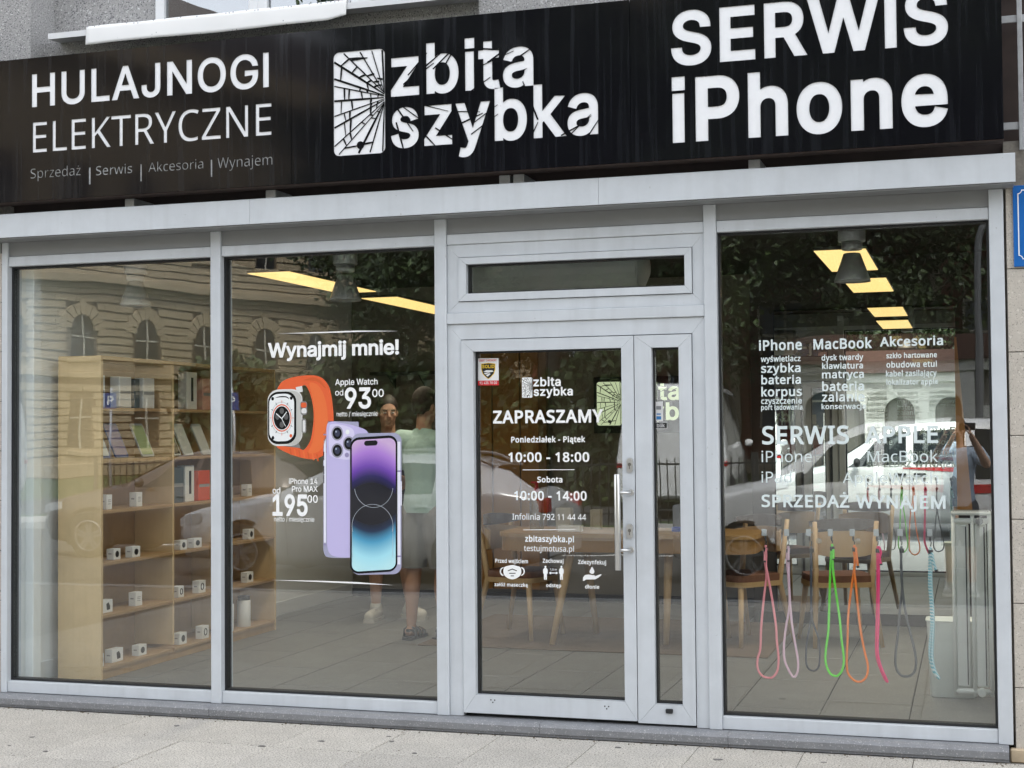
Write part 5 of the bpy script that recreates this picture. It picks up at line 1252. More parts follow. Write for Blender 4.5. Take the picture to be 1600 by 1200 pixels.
def person(label, loc, rz, J, skinmat, shirt, shorts, hairm, hair='short', shoe='sneaker', shoe_m=None, turn=0.0, tilt=0.0, curl=.45, palm=((0, -1, 0), (0, -1, 0)), hdir=None):
    t = thing('person', label, 'person', (0, 0, 0))
    mb = MB(); H = Vector(J['head'])
    HM = Matrix.Translation(H) @ Matrix.Rotation(turn, 4, 'Z') @ Matrix.Rotation(tilt, 4, 'X')
    hd = MB()
    hd.ball((0, .012, .035), .098, .80, 1.0, 1.02, 20, 14); hd.ball((0, -.012, -.035), .078, .82, .95, 1.1, 16, 12); hd.ball((0, -.052, -.088), .034, 1.15, .8, .75)
    hd.ball((0, -.076, -.045), .024, 1.35, .75, .8); hd.ball((0, -.072, .040), .03, 1.7, .55, .45)
    hd.tube([(0, -.082, .022), (0, -.100, -.012), (0, -.106, -.024)], [.010, .0135, .015], 8); hd.ball((.012, -.094, -.026), .009); hd.ball((-.012, -.094, -.026), .009)
    for s in (-1, 1):
        hd.ball((s * .045, -.058, -.012), .024, 1, .75, .9); hd.ball((s * .079, .012, -.005), .024, .35, .75, 1.3)
    hd.ball((0, -.086, -.054), .012, 1.7, .6, .45); hd.ball((0, -.085, -.064), .011, 1.5, .6, .5)
    o = len(mb.v); mb.v += [tuple(HM @ Vector(p)) for p in hd.v]; mb.f += [tuple(i + o for i in f) for f in hd.f]; mb.s += hd.s
    limb(mb, J['neck'], H + Vector((0, .02, -.05)), .060, .056)
    T = MB()
    for a, b, r0, r1, sy in (('pelvis', 'waist', .155, .135, .72), ('waist', 'chest', .135, .165, .68), ('chest', 'neck', .150, .065, .68)): limb(mb, J[a], J[b], r0, r1, sy); limb(T, J[a], J[b], r0 + .02, r1 + .018, sy + .06)
    limb(T, Vector(J['pelvis']) - Vector((0, 0, .16)), J['pelvis'], .176, .175, .76)
    for s in ('L', 'R'):
        sg = -1 if s == 'L' else 1
        limb(mb, Vector(J['chest']) + Vector((sg * .07, 0, .08)), J['sh' + s], .085, .066); limb(T, Vector(J['chest']) + Vector((sg * .07, 0, .08)), J['sh' + s], .098, .080)
        limb(mb, J['sh' + s], J['el' + s], .060, .043); limb(mb, J['el' + s], J['wr' + s], .045, .028)
        e = Vector(J['sh' + s]).lerp(Vector(J['el' + s]), .62); limb(T, J['sh' + s], e, .080, .070)
        d = (Vector(J['wr' + s]) - Vector(J['el' + s])) if not hdir else Vector(hdir[0 if s == 'L' else 1])
        hand(mb, J['wr' + s], d, sg if not hdir else sg, curl, palm[0 if s == 'L' else 1])
        limb(mb, Vector(J['hip' + s]) + Vector((0, 0, .03)), J['kn' + s], .092, .057); limb(mb, J['kn' + s], Vector(J['kn' + s]).lerp(Vector(J['an' + s]), .35) + Vector((0, .012, 0)), .056, .058); limb(mb, Vector(J['kn' + s]).lerp(Vector(J['an' + s]), .35) + Vector((0, .012, 0)), J['an' + s], .057, .036)
        f = Vector(J['to' + s]); a = Vector(J['an' + s]); limb(mb, a + Vector((0, .03, -.045)), f, .034, .028)
    skin(mb, 'body', skinmat, t, .0075, 3)
    # clothes
    skin(T, 'shirt', shirt, t, .012, 3, cut=[((0, 0, J['pelvis'][2] - .05), (0, 0, -1)), (Vector(J['neck']) + Vector((0, 0, .0)), (0, -.25, 1))])
    S = MB(); limb(S, J['pelvis'], J['waist'], .168, .15, .76)
    for s in ('L', 'R'): limb(S, J['hip' + s], Vector(J['hip' + s]).lerp(Vector(J['kn' + s]), .95), .112, .094)
    skin(S, 'shorts', shorts, t, .012, 3, cut=[((0, 0, J['knL'][2] + .01), (0, 0, -1))])
    # hair, eyes, brows
    hb = MB(); hb.ball((0, .022, .045), .104, .82, 1.0, 1.02, 20, 14); hb.ball((0, .07, -.02), .06, 1.1, .6, .9)
    hb.v = [tuple(HM @ Vector(p)) for p in hb.v]
    skin(hb, 'hair', hairm, t, .009, 2, cut=[(HM @ Vector((0, -.055, .055)), HM.to_3x3() @ Vector((0, -1, -.55))), (HM @ Vector((0, .0, -.06)), HM.to_3x3() @ Vector((0, 0, -1)))])
    ey = MB(); ir = MB(); bw = MB()
    for s in (-1, 1):
        ey.ball((s * .032, -.080, .012), .011, 1.2, .6, .7, 10, 7); ir.ball((s * .032, -.0855, .012), .0052, 1, .5, 1, 8, 6)
        bw.tube([(s * .017, -.090, .032), (s * .034, -.089, .037), (s * .05, -.076, .031)], [.003, .0042, .002], 6)
    for b, nm, m in ((ey, 'eyes', mat('eye_white', (.7, .68, .65), .2)), (ir, 'irises', mat('iris_brown', (.05, .03, .02), .2)), (bw, 'eyebrows', hairm)):
        b.v = [tuple(HM @ Vector(p)) for p in b.v]; b.build(nm, m, t)
    mo = MB(); mo.tube([(-.022, -.084, -.058), (0, -.0945, -.0595), (.022, -.084, -.058)], [.001, .003, .001], 6); mo.v = [tuple(HM @ Vector(p)) for p in mo.v]; mo.build('lips', mat('lip', (.38, .16, .13), .5), t)
    for s in ('L', 'R'):
        a, f = Vector(J['an' + s]), Vector(J['to' + s]); d = (f - a); d.z = 0; d.normalize(); q = Vector((-d.y, d.x, 0))
        if shoe == 'sneaker':
            b = MB(); limb(b, (a.x - d.x * .04, a.y - d.y * .04, .062), (f.x, f.y, .05), .050, .044); limb(b, (a.x - d.x * .02, a.y - d.y * .02, .07), (a.x, a.y, .112), .052, .05)
            up_ = skin(b, 'shoe', shoe_m, t, .007, 2, cut=[((0, 0, .022), (0, 0, -1))])
            so_ = MB(); path = [(-.10, .036), (-.075, .047), (.02, .043), (.12, .055), (.19, .046), (.215, .0)]
            pts = [(a.x + d.x * k + q.x * w, a.y + d.y * k + q.y * w) for k, w in path] + [(a.x + d.x * k - q.x * w, a.y + d.y * k - q.y * w) for k, w in path[::-1][1:]]
            MB().prism(pts, 'z', .001, .03).build('sole', mat('sole_white', (.62, .6, .55), .7), t)
            la = MB()
            for k in range(4): c = a + d * (.05 + .028 * k); la.tube([(c.x - q.x * .03, c.y - q.y * .03, .103 - k * .007), (c.x, c.y, .112 - k * .008), (c.x + q.x * .03, c.y + q.y * .03, .103 - k * .007)], .004, 6)
            la.build('laces', mat('lace_grey', (.5, .5, .48), .8), t)
        else:
            path = [(-.085, .034), (-.06, .042), (.03, .040), (.12, .05), (.19, .04), (.21, .0)]
            pts = [(a.x + d.x * k + q.x * w, a.y + d.y * k + q.y * w) for k, w in path] + [(a.x + d.x * k - q.x * w, a.y + d.y * k - q.y * w) for k, w in path[::-1][1:]]
            MB().prism(pts, 'z', -.006, .022).build('sole', shoe_m, t)
            st_ = MB()
            for k, h in ((-.02, .10), (.05, .088), (.13, .066)):
                c = a + d * k; st_.tube([(c.x - q.x * .05, c.y - q.y * .05, .015), (c.x - q.x * .042, c.y - q.y * .042, h * .7), (c.x, c.y, h), (c.x + q.x * .042, c.y + q.y * .042, h * .7), (c.x + q.x * .05, c.y + q.y * .05, .015)], .012, 7)
            c = a - d * .07; st_.tube([(a.x - q.x * .045, a.y - q.y * .045, .06), (c.x, c.y, .07), (a.x + q.x * .045, a.y + q.y * .045, .06)], .011, 7)
            st_.build('sandal_straps', shoe_m, t)
    t.location = loc; t.rotation_euler = (0, 0, rz); WLOC[t.name] = tuple(loc)
    return t
def joints(h=1.78, **kw):
    k = h / 1.78
    J = dict(head=(0, -.02, 1.665), neck=(0, .01, 1.50), chest=(0, 0, 1.32), waist=(0, 0, 1.12), pelvis=(0, 0, .96), shL=(-.185, .01, 1.43), shR=(.185, .01, 1.43),
             elL=(-.25, .02, 1.15), elR=(.25, .02, 1.15), wrL=(-.26, -.07, .91), wrR=(.26, -.07, .91), hipL=(-.09, 0, .90), hipR=(.09, 0, .90), knL=(-.105, -.015, .50), knR=(.105, -.015, .50),
             anL=(-.11, .02, .10), anR=(.11, .02, .10), toL=(-.13, -.15, .035), toR=(.13, -.15, .035))
    J.update(kw)
    return {n: (p[0] * k, p[1] * k, p[2] * k) for n, p in J.items()}
dark_hair = mat('dark_hair', (.025, .018, .013), .6, bump=(240, .6, .003))
person('man in a dark T-shirt and white sneakers standing inside, facing the street', (-4.46, 3.42, FZ), R_(12),
       joints(1.77, wrL=(-.12, -.26, 1.08), elL=(-.25, -.04, 1.15), wrR=(.10, -.27, 1.06), elR=(.25, -.04, 1.15), anR=(.15, .16, .10), toR=(.26, .03, .035), knR=(.12, .05, .50)),
       skin_m, mat('shirt_navy', (.012, .013, .018), .85, bump=(60, .3, .004)), mat('shorts_black', (.015, .015, .017), .85), dark_hair, shoe_m=mat('sneaker_white', (.68, .66, .6), .6, var=(30, .12)), turn=R_(18), tilt=R_(8), palm=((0, -.3, -1), (0, -.3, -1)))
person('man in a mint T-shirt, grey shorts and black sandals seen from behind inside', (-3.80, 2.50, FZ), R_(168),
       joints(1.80, anL=(-.12, -.05, .10), toL=(-.17, -.21, .035), knL=(-.11, -.05, .5), wrL=(-.16, -.25, 1.05), wrR=(.16, -.25, 1.05), elL=(-.26, .02, 1.16), elR=(.26, .02, 1.16)),
       skin_m2, mat('shirt_mint', (.42, .58, .54), .85, bump=(50, .4, .005)), mat('shorts_grey', (.26, .255, .235), .85, bump=(50, .4, .005)), mat('cropped_hair', (.04, .03, .022), .8, bump=(240, .6, .003)), shoe='sandal', shoe_m=mat('sandal_black', (.02, .02, .02), .6), turn=R_(-10), tilt=R_(6))
# the photographer, whom the glass and the mirror reflect
person('photographer in a pale blue T-shirt holding up a phone between the parked cars', (-0.12, -8.06, -.115), R_(180),
       joints(1.80, elL=(-.27, -.20, 1.32), elR=(.27, -.20, 1.32), wrL=(-.135, -.40, 1.60), wrR=(.135, -.40, 1.60)), skin_m,
       mat('shirt_pale_blue', (.34, .42, .52), .85, bump=(50, .4, .005)), mat('shorts_dark', (.05, .055, .07), .85), dark_hair, shoe_m=mat('sneaker_grey', (.3, .3, .3), .6), tilt=R_(4),
       palm=((1, 0, 0), (-1, 0, 0)), hdir=((.25, -.15, 1), (-.25, -.15, 1)), curl=.7)
hp = thing('mobile_phone', 'dark mobile phone held up sideways by the photographer', 'phone', (-.02, -7.62, 1.60))
MB().cbox(-.10, .054, -7.626, -7.618, 1.565, 1.642, .004).build('phone_body', mat('phone_graphite', (.03, .03, .035), .3, metal=.4), hp)
MB().box(-.096, .05, -7.6272, -7.6262, 1.569, 1.638).build('screen', mat('phone_screen_dark', (.01, .012, .015), .08), hp)
# ------------------------------------------------------------------ the street that the glass reflects
tyre_m = mat('tyre_rubber', (.018, .018, .019), .8); rim_m = mat('alloy_rim', (.20, .205, .21), .45, metal=.4); car_glass = mat('car_window', (.012, .016, .018), .03, spec=.8); trim_m = mat('black_trim', (.015, .015, .016), .5)
tail_m = mat('tail_red', (.45, .01, .012), .15, coat=.6); lamp_c = mat('headlamp_clear', (.6, .63, .65), .08, coat=.8); plate_m = mat('plate_white', (.7, .7, .68), .5)
def lerp_st(S, x):
    for a, b in zip(S, S[1:]):
        if a[0] <= x <= b[0]:
            t = (x - a[0]) / max(1e-6, b[0] - a[0]); return [p + (q - p) * t for p, q in zip(a, b)]
    return list(S[0] if x < S[0][0] else S[-1])
def car(name, label, cat, S, paint, wheels, rw, sides, wind, rear, loc, rz=0.0, rails=False, stripe=None, doors=(), handles=(), group='parked cars in the street', head=None, tailz=(.8, 1.0), mirror_x=None):
    """S stations: (x, z bottom, z belt, z top, half width at belt, half width at roof); nose at x=0"""
    t = thing(name, label, cat, (0, 0, 0), group)
    def ring(s):
        x, zb, zl, zt, wl, wt = s; zr = max(zt - .07, zl + .002)
        h = [(wl * .90, zb), (wl * .985, zb + .12), (wl, zb + (zl - zb) * .55), (wl - .012, zl - .05), (wl - .03, zl), (wt, zr), (wt - .07, max(zt - .015, zl + .004)), (wt * .5, zt + .008), (0, zt + .012)]
        return [(x, y, z) for y, z in h] + [(x, -y, z) for y, z in h[::-1][1:]]
    X = sorted(set([s[0] for s in S] + [S[0][0] + (S[-1][0] - S[0][0]) * k / 40 for k in range(41)]))
    rings = [ring(lerp_st(S, x)) for x in X]; m = len(rings[0]); b = MB()
    b.add([p for r in rings for p in r], [(i * m + k, i * m + k + 1, (i + 1) * m + k + 1, (i + 1) * m + k) for i in range(len(X) - 1) for k in range(m - 1)] + [(i * m + m - 1, i * m, (i + 1) * m, (i + 1) * m + m - 1) for i in range(len(X) - 1)], True)
    b.add(rings[0], [tuple(range(m))]); b.add(rings[-1], [tuple(range(m))[::-1]])
    b.build('body', paint, t)
    def side_pt(x, q, sg, off):
        s = lerp_st(S, x); zr = max(s[3] - .07, s[2] + .002); y = (s[4] - .03) + (s[5] - s[4] + .03) * q; return (x, sg * (y + off), s[2] + (zr - s[2]) * q)
    for (xa, xb, fa, fb) in sides:          # fa, fb shear the upper corners forward or back
        for sg in (-1, 1):
            g = MB(); n = 8; vs = []
            for i in range(n + 1):
                for q in (.07, .5, .93):
                    x = (xa + fa * q) + ((xb + fb * q) - (xa + fa * q)) * i / n; vs.append(side_pt(x, q, sg, .006))
            g.add(vs, [(i * 3 + k, i * 3 + k + 1, i * 3 + 4 + k, i * 3 + 3 + k) for i in range(n) for k in range(2)], True).build('window', car_glass, t)
    for nm, (xa, xb) in (('windscreen', wind), ('rear_window', rear)):
        if xb <= xa: continue
        g = MB(); vs = []; n = 6
        for i in range(n + 1):
            x = xa + (xb - xa) * i / n; s = lerp_st(S, x)
            for k in range(-3, 4): vs.append((x, (s[5] - .09) * k / 3, s[3] + .016 - .012 * abs(k / 3)))
        g.add(vs, [(i * 7 + k, i * 7 + k + 1, i * 7 + 8 + k, i * 7 + 7 + k) for i in range(n) for k in range(6)], True).build(nm, car_glass, t)
    W = max(s[4] for s in S)
    for xw in wheels:
        for sg in (-1, 1):
            wl = lerp_st(S, xw)[4]
            MB().prism([(xw + (rw + .055) * math.cos(R_(a)), max(.14, rw + (rw + .055) * math.sin(R_(a)))) for a in range(-20, 201, 10)], 'y', sg * (wl - .2), sg * (wl + .006)).build('wheel_arch', trim_m, t)
            wh = MB().lathe([(rw * .62, -.10), (rw * .93, -.105), (rw, -.07), (rw, .07), (rw * .93, .105), (rw * .66, .095)], (xw, sg * (wl - .06), rw), 'y', 28).build('wheel', tyre_m, t)
            r = MB(); yo = sg * (wl + .03)
            r.lathe([(rw * .66, -.02), (rw * .67, .02), (rw * .60, .024), (rw * .59, -.01)], (xw, yo, rw), 'y', 24)
            for k in range(5):
                a = R_(72 * k + 18); c, s_ = math.cos(a), math.sin(a)
                P = lambda d, e: (xw + c * d - s_ * e, rw + s_ * d + c * e)
                r.prism([P(.02, .035), P(rw * .62, .05), P(rw * .62, .012), P(.05, 0), P(rw * .62, -.012), P(rw * .62, -.05), P(.02, -.035)], 'y', yo - .008, yo + .008)
            r.lathe([(.05, -.014), (.05, .014)], (xw, yo, rw), 'y', 12); r.build('rim', rim_m, wh)
    for xd in doors:
        for sg in (-1, 1):
            d = MB(); pts = [ring(lerp_st(S, xd))[k] for k in (1, 2, 3, 4)]
            d.tube([(p[0], sg * (p[1] + .001), p[2]) for p in pts], .004, 4).build('door_gap', trim_m, t)
    for xh in handles:
        for sg in (-1, 1):
            s = lerp_st(S, xh); y = s[4] + .012; MB().cbox(xh - .09, xh + .09, min(sg * y, sg * (y - .03)), max(sg * y, sg * (y - .03)), s[2] - .13, s[2] - .10, .006).build('door_handle', trim_m if stripe else paint, t)
    if mirror_x:
        for sg in (-1, 1):
            s = lerp_st(S, mirror_x); mr = MB(); mr.ball((mirror_x, sg * (s[4] + .10), s[2] + .09), .10, .55, 1.0, .75); mr.build('wing_mirror', paint if not stripe else trim_m, t)
    for sg in (-1, 1):
        z = head or (.62, .78); s0 = lerp_st(S, .12)
        h = MB(); vs = []
        for x, za, zb in ((.02, z[0], z[1] - .04), (.18, z[0] + .02, z[1]), (.42, z[0] + .07, z[1] + .03)):
            w = lerp_st(S, x)[4] + .006
            vs += [(x - .012, sg * w, za), (x - .012, sg * w, zb)]
        vs += [(-.008, sg * (lerp_st(S, .0)[4] - .26), z[0] + .03), (-.008, sg * (lerp_st(S, .0)[4] - .26), z[1] - .05)]
        h.add(vs, [(0, 1, 3, 2), (2, 3, 5, 4), (6, 7, 1, 0)]).build('headlight', lamp_c, t)
        L = S[-1][0]; w = lerp_st(S, L - .05)[4]
        tl = MB(); tl.cbox(L - .26, L + .012, min(sg * (w + .010), sg * (w - .16)), max(sg * (w + .010), sg * (w - .16)), tailz[0], tailz[1], .02); tl.build('tail_light', tail_m, t)
    bu = MB(); wn_ = lerp_st(S, 0)[4]; bu.cbox(-.02, .05, -wn_ * .8, wn_ * .8, .30, .42, .015); bu.build('grille', trim_m, t)
    MB().cbox(-.028, -.018, -.26, .26, .44, .55, .003).build('number_plate', plate_m, t)
    if rails:
        for sg in (-1, 1):
            pts = [(x, sg * (lerp_st(S, x)[5] - .05), lerp_st(S, x)[3] + .045 * min(1, 6 * (x - rails[0]) / 2, 6 * (rails[1] - x) / 2)) for x in [rails[0] + (rails[1] - rails[0]) * k / 14 for k in range(15)]]
            MB().tube(pts, .017, 8).build('roof_rail', rim_m, t)
    if stripe:
        for sg in (-1, 1):
            g = MB(); vs = []; n = 12
            for i in range(n + 1):
                x = stripe[0] + (stripe[1] - stripe[0]) * i / n; s = lerp_st(S, x); u = i / n; zc = s[2] - .01 - .02 * u
                for z in (zc - .075 * min(1, .25 + u * 2), zc + .02 * u): vs.append((x, sg * (s[4] - .004), z))
            g.add(vs, [(2 * i, 2 * i + 1, 2 * i + 3, 2 * i + 2) for i in range(n)]).build('red_stripe', mat('stripe_red', (.6, .015, .02), .4), t)
    t.location = loc; t.rotation_euler = (0, 0, rz); WLOC[t.name] = tuple(loc)
    return t
silver = mat('silver_paint', (.62, .63, .65), .25, metal=.15, coat=1.0); white_p = mat('white_paint', (.78, .79, .79), .3, coat=1.0); brown_p = mat('bronze_paint', (.11, .085, .07), .3, metal=.4, coat=1.0)
GZ = -.12
car('parked_car', 'silver estate car with roof rails parked opposite the second window', 'car',
    [(0, .32, .66, .68, .62, .50), (.12, .24, .76, .79, .76, .64), (.5, .22, .86, .90, .86, .72), (1.0, .2, .93, .99, .89, .74), (1.28, .2, .96, 1.04, .90, .72), (2.0, .2, .97, 1.38, .91, .60), (2.35, .2, .98, 1.455, .91, .60), (3.0, .2, 1.0, 1.47, .91, .60), (3.7, .2, 1.03, 1.42, .90, .58), (4.15, .22, 1.06, 1.30, .88, .56), (4.5, .28, 1.0, 1.04, .82, .62), (4.66, .36, .86, .88, .74, .6)],
    silver, (.92, 3.68), .335, [(1.62, 2.42, .42, .02), (2.5, 3.3, .02, -.02), (3.37, 3.95, .0, -.12)], (1.34, 2.12), (4.0, 4.46), (-9.15, -8.85, GZ), 0, rails=(2.2, 4.0), doors=(1.5, 2.46, 3.36), handles=(2.3, 3.18), head=(.62, .76), tailz=(.82, .98), mirror_x=1.72)
car('parked_car', 'dark bronze hatchback driving behind the silver estate car', 'car',
    [(0, .32, .64, .66, .6, .48), (.12, .24, .74, .77, .74, .62), (.5, .22, .84, .88, .84, .7), (1.05, .2, .92, .98, .87, .72), (1.3, .2, .94, 1.03, .88, .7), (2.05, .2, .96, 1.42, .89, .58), (2.5, .2, .98, 1.49, .89, .58), (3.1, .2, 1.0, 1.47, .88, .58), (3.7, .22, 1.03, 1.32, .86, .56), (4.05, .28, .98, 1.02, .8, .6), (4.15, .36, .84, .86, .72, .58)],
    brown_p, (.86, 3.36), .32, [(1.62, 2.42, .42, .02), (2.5, 3.25, .02, -.12)], (1.36, 2.15), (3.5, 4.0), (-12.7, -11.2, GZ), R_(-2), doors=(1.5, 2.46, 3.3), handles=(2.28,), head=(.6, .74), tailz=(.8, .98), mirror_x=1.7)
car('parked_car', 'white high roofed people carrier with a red stripe parked behind the photographer', 'car',
    [(0, .34, .74, .77, .66, .54), (.12, .26, .86, .90, .80, .66), (.5, .24, .98, 1.03, .88, .74), (.95, .22, 1.06, 1.12, .90, .76), (1.1, .22, 1.08, 1.18, .91, .74), (1.85, .22, 1.10, 1.66, .92, .66), (2.15, .22, 1.11, 1.77, .92, .67), (3.0, .22, 1.12, 1.82, .92, .68), (4.1, .24, 1.13, 1.79, .91, .68), (4.32, .28, 1.12, 1.6, .88, .66), (4.42, .34, .9, .94, .84, .7)],
    white_p, (.88, 3.62), .335, [(1.30, 2.25, .50, .0), (2.36, 3.2, .0, .0), (3.3, 4.1, .0, -.05)], (1.16, 1.95), (4.2, 4.34), (-3.25, -9.40, GZ), 0, stripe=(2.2, 4.38), doors=(1.22, 2.3, 3.26), handles=(2.16, 2.46), head=(.72, .9), tailz=(.9, 1.3), mirror_x=1.5)
VAN = [(0, .4, .9, .93, .72, .62), (.12, .32, 1.05, 1.1, .9, .76), (.6, .3, 1.2, 1.28, .97, .82), (.85, .3, 1.22, 1.36, .98, .82), (1.45, .3, 1.24, 2.1, .99, .78), (1.75, .3, 1.25, 2.45, .99, .8), (5.2, .3, 1.25, 2.5, .99, .8), (5.46, .34, 1.22, 2.46, .98, .79), (5.5, .4, 1.2, 2.40, .96, .77)]
v0 = car('delivery_van', 'tall white van seen from behind, parked beyond the iron fence', 'van', VAN, white_p, (.95, 4.3), .35, [(1.05, 1.95, .42, .0), (2.1, 3.2, 0, 0), (3.35, 4.9, 0, 0)], (.95, 1.6), (5.3, 5.3), (-9.0, -20.0, GZ), R_(4), doors=(1.0, 2.0, 3.27), handles=(1.85,), head=(.8, 1.02), tailz=(.95, 1.05), mirror_x=1.25, group='white vans behind the fence')
for sg in (-1, 1):
    MB().cbox(5.502, 5.515, min(sg * .06, sg * .70), max(sg * .06, sg * .70), 1.35, 2.05, .005).build('rear_window', car_glass, v0)
    MB().cbox(5.502, 5.53, min(sg * .84, sg * .93), max(sg * .87, sg * .93), .85, 1.1, .01).build('rear_light', mat('dull_red_lens', (.12, .015, .015), .3), v0)
MB().box(5.501, 5.508, -.006, .006, .5, 2.3).build('door_gap', trim_m, v0); MB().cbox(5.502, 5.54, .05, .10, 1.0, 1.2, .006).build('door_handle', trim_m, v0); MB().cbox(5.502, 5.56, -.9, .9, .40, .52, .02).build('rear_bumper', trim_m, v0)
MB().cbox(5.502, 5.512, -.6, -.1, .62, .74, .003).build('number_plate', plate_m, v0)
v0.location = (-5.55, -24.0, GZ); v0.rotation_euler = (0, 0, R_(86))
dup(v0, (-26.4, -20.4, GZ), 'second tall white van, side on behind the fence at the far left', R_(-4))
MB().box(-40, 12, -24, -18.2, -.3, -.118 + .10).build('car_park', asphalt, kind='structure')
for o in bpy.data.objects:
    if o.get('category') == 'van': o.location.z = -.018

# iron fence along the lawn
iron = mat('black_iron', (.02, .022, .022), .5)
bar_me = None
for k in range(4):
    x0 = -16.0 + 4.2 * k
    fe = thing('iron_fence', f'{["first", "second", "third", "fourth"][k]} length of black iron railings along the lawn, counted from the left', 'fence', (x0, -16.9, 0), 'iron railings across the street')
    for z in (.22, 1.02): MB().cbox(x0, x0 + 4.17, -16.91, -16.89, z, z + .03, .003).build('rail', iron, fe)
    for x in (x0 + .02, x0 + 4.15): MB().cbox(x - .03, x + .03, -16.93, -16.87, -.02, 1.2, .004).build('post', iron, fe)
    if bar_me is None:
        bar_me = MB().tube([(0, 0, .02), (0, 0, 1.10), (0, 0, 1.15)], [.011, .011, .002], 6).mesh('bar'); bar_me.materials.append(iron)
    for i in range(1, 30): piece('bar', bar_me, fe, (.02 + i * .1385, 0, 0))
# street lamp, parking signs
lampg = mat('lamp_post_grey', (.10, .105, .11), .5, metal=.3)
lp = thing('street_lamp', 'grey street lamp with a curved arm across the road', 'lamp post', (.15, -16.4, 0))
MB().tube([(.15, -16.4, -.02), (.15, -16.4, 1.0), (.15, -16.4, 4.4)] + [(.15 + .9 * (1 - math.cos(R_(a))), -16.4, 4.4 + .9 * math.sin(R_(a))) for a in range(10, 91, 10)] + [(1.6, -16.4, 5.28)], [.075, .06, .05] + [.045] * 10, 12).build('pole', lampg, lp)
MB().ball((1.85, -16.4, 5.26), .28, 1.2, .6, .3).build('lamp_head', galv, lp)
def p_sign(label, x, y, z):
    t = thing('parking_sign', label, 'sign', (x, y, 0), 'blue parking signs across the street')
    MB().tube([(x, y, -.02), (x, y, z + .35)], .025, 10).build('pole', galv, t)
    pl = MB().cbox(x - .13, x + .13, y + .026, y + .034, z - .08, z + .24, .008).build('plate', mat('sign_blue_p', (.008, .05, .22), .35), t)
    gr_ = glyph_groups('P', 'hum', .015); T = lambda p: (x - .07 + p[0] * .3, y + .0365, z + p[1] * .3)
    text_mb(gr_, T).build('lettering', vinyl, t)
p_sign('blue parking sign on a pole opposite the bookcase window, nearer the corner', -15.2, -16.2, 2.15)
p_sign('blue parking sign on a pole, right of another one', -12.8, -16.2, 2.15)

# rusticated stone building at the left
sand = mat('sandstone', (.43, .35, .235), .85, var=(1.3, .22), bump=(12, .5, .02)); sand_d = mat('sandstone_joint', (.13, .10, .07), .95); wdark = mat('dark_window', (.02, .024, .028), .08); wfr = mat('window_frame_paint', (.5, .48, .42), .6)
A_ = math.atan2(-38, 11.5)
sb_ = thing('stone_building', 'long rusticated sandstone building with arched windows across the street', 'building', (0, 0, 0))
LB, HB = 46.0, 17.0
MB().box(0, LB, -14, -.06, -.1, HB).build('wall', sand_d, sb_)
wx = [2.2 + 3.15 * k for k in range(14)]
blocks = MB(); rnd = random.Random(3)
def openings(z0, z1):
    if z1 < 3.4 and z0 > .9: return [(x - .6, x + .6) for x in wx]
    if 4.5 < z1 and z0 < 6.3: return [(x - .75, x + .75) for x in wx]
    if 8.6 < z1 and z0 < 11.6 : return [(x - .7, x + .7) for x in wx]
    return []
z = .5
while z < HB - 1.6:
    if 3.6 < z < 4.35 or 7.0 < z < 7.75: z += .1; continue
    op = openings(z, z + .25); x = -.05
    while x < LB:
        w = rnd.uniform(.75, 1.25); a, b = x, min(x + w - .03, LB)
        x += w
        if any(a < q and b > p for p, q in op):
            for p, q in op:
                if a < p < b and p - a > .12: blocks.box(a, p, -.07, rnd.uniform(.02, .05), z, z + .245)
                if a < q < b and b - q > .12: blocks.box(q, b, -.07, rnd.uniform(.02, .05), z, z + .245)
            continue
        blocks.box(a, b, -.07, rnd.uniform(.02, .055), z, z + .245)
    y = -.4
    while y > -13.5:
        w = rnd.uniform(.75, 1.25); blocks.box(-.05 - rnd.uniform(0, .02), .02, y - w + .03, y, z, z + .245); y -= w
    z += .31
blocks.build('stone_blocks', sand, sb_, kind='stuff', fixn=False)
for z0, z1, pr_ in ((.0, .5, .12), (3.78, 4.0, .12), (4.0, 4.34, .05), (7.05, 7.25, .1), (7.25, 7.55, .32), (7.55, 7.7, .2), (HB - 1.6, HB - 1.2, .2), (HB - 1.2, HB - .6, .6), (HB - .6, HB, .4)):
    MB().cbox(-pr_, LB + .1, -13.6, pr_, z0 + .002, z1, .02).build('cornice', sand, sb_)
for x in wx:
    for (z0, z1, hw, arch) in ((.95, 3.0, .5, False), (4.5, 5.5, .55, True), (8.7, 11.2, .55, False)):
        pts = [(x - hw, z0), (x + hw, z0)] + ([(x + hw * math.cos(R_(a)), z1 + hw * math.sin(R_(a))) for a in range(0, 181, 20)] if arch else [(x + hw, z1), (x - hw, z1)])
        wd = MB().prism(pts, 'y', -.058, -.03).build('window', wdark, sb_)
        f = MB(); f.box(x - .03, x + .03, -.029, .0, z0, z1 + (hw if arch else 0)); f.box(x - hw, x + hw, -.029, -.001, (z0 + z1) / 2 + .2, (z0 + z1) / 2 + .26); f.build('frame', wfr, wd)
        MB().cbox(x - hw - .18, x + hw + .18, -.06, .12, z0 - .16, z0 - .002, .02).build('sill', sand, wd)
        if arch:
            vo = MB()
            for k in range(9):
                a0, a1 = R_(180 * k / 9 + 1.5), R_(180 * (k + 1) / 9 - 1.5); r0, r1 = hw + .02, hw + .48 + (.12 if k == 4 else 0)
                vo.prism([(x + r0 * math.cos(a0), z1 + r0 * math.sin(a0)), (x + r1 * math.cos(a0), z1 + r1 * math.sin(a0)), (x + r1 * math.cos(a1), z1 + r1 * math.sin(a1)), (x + r0 * math.cos(a1), z1 + r0 * math.sin(a1))], 'y', -.06, .045)
            vo.build('arch_stones', sand, wd)
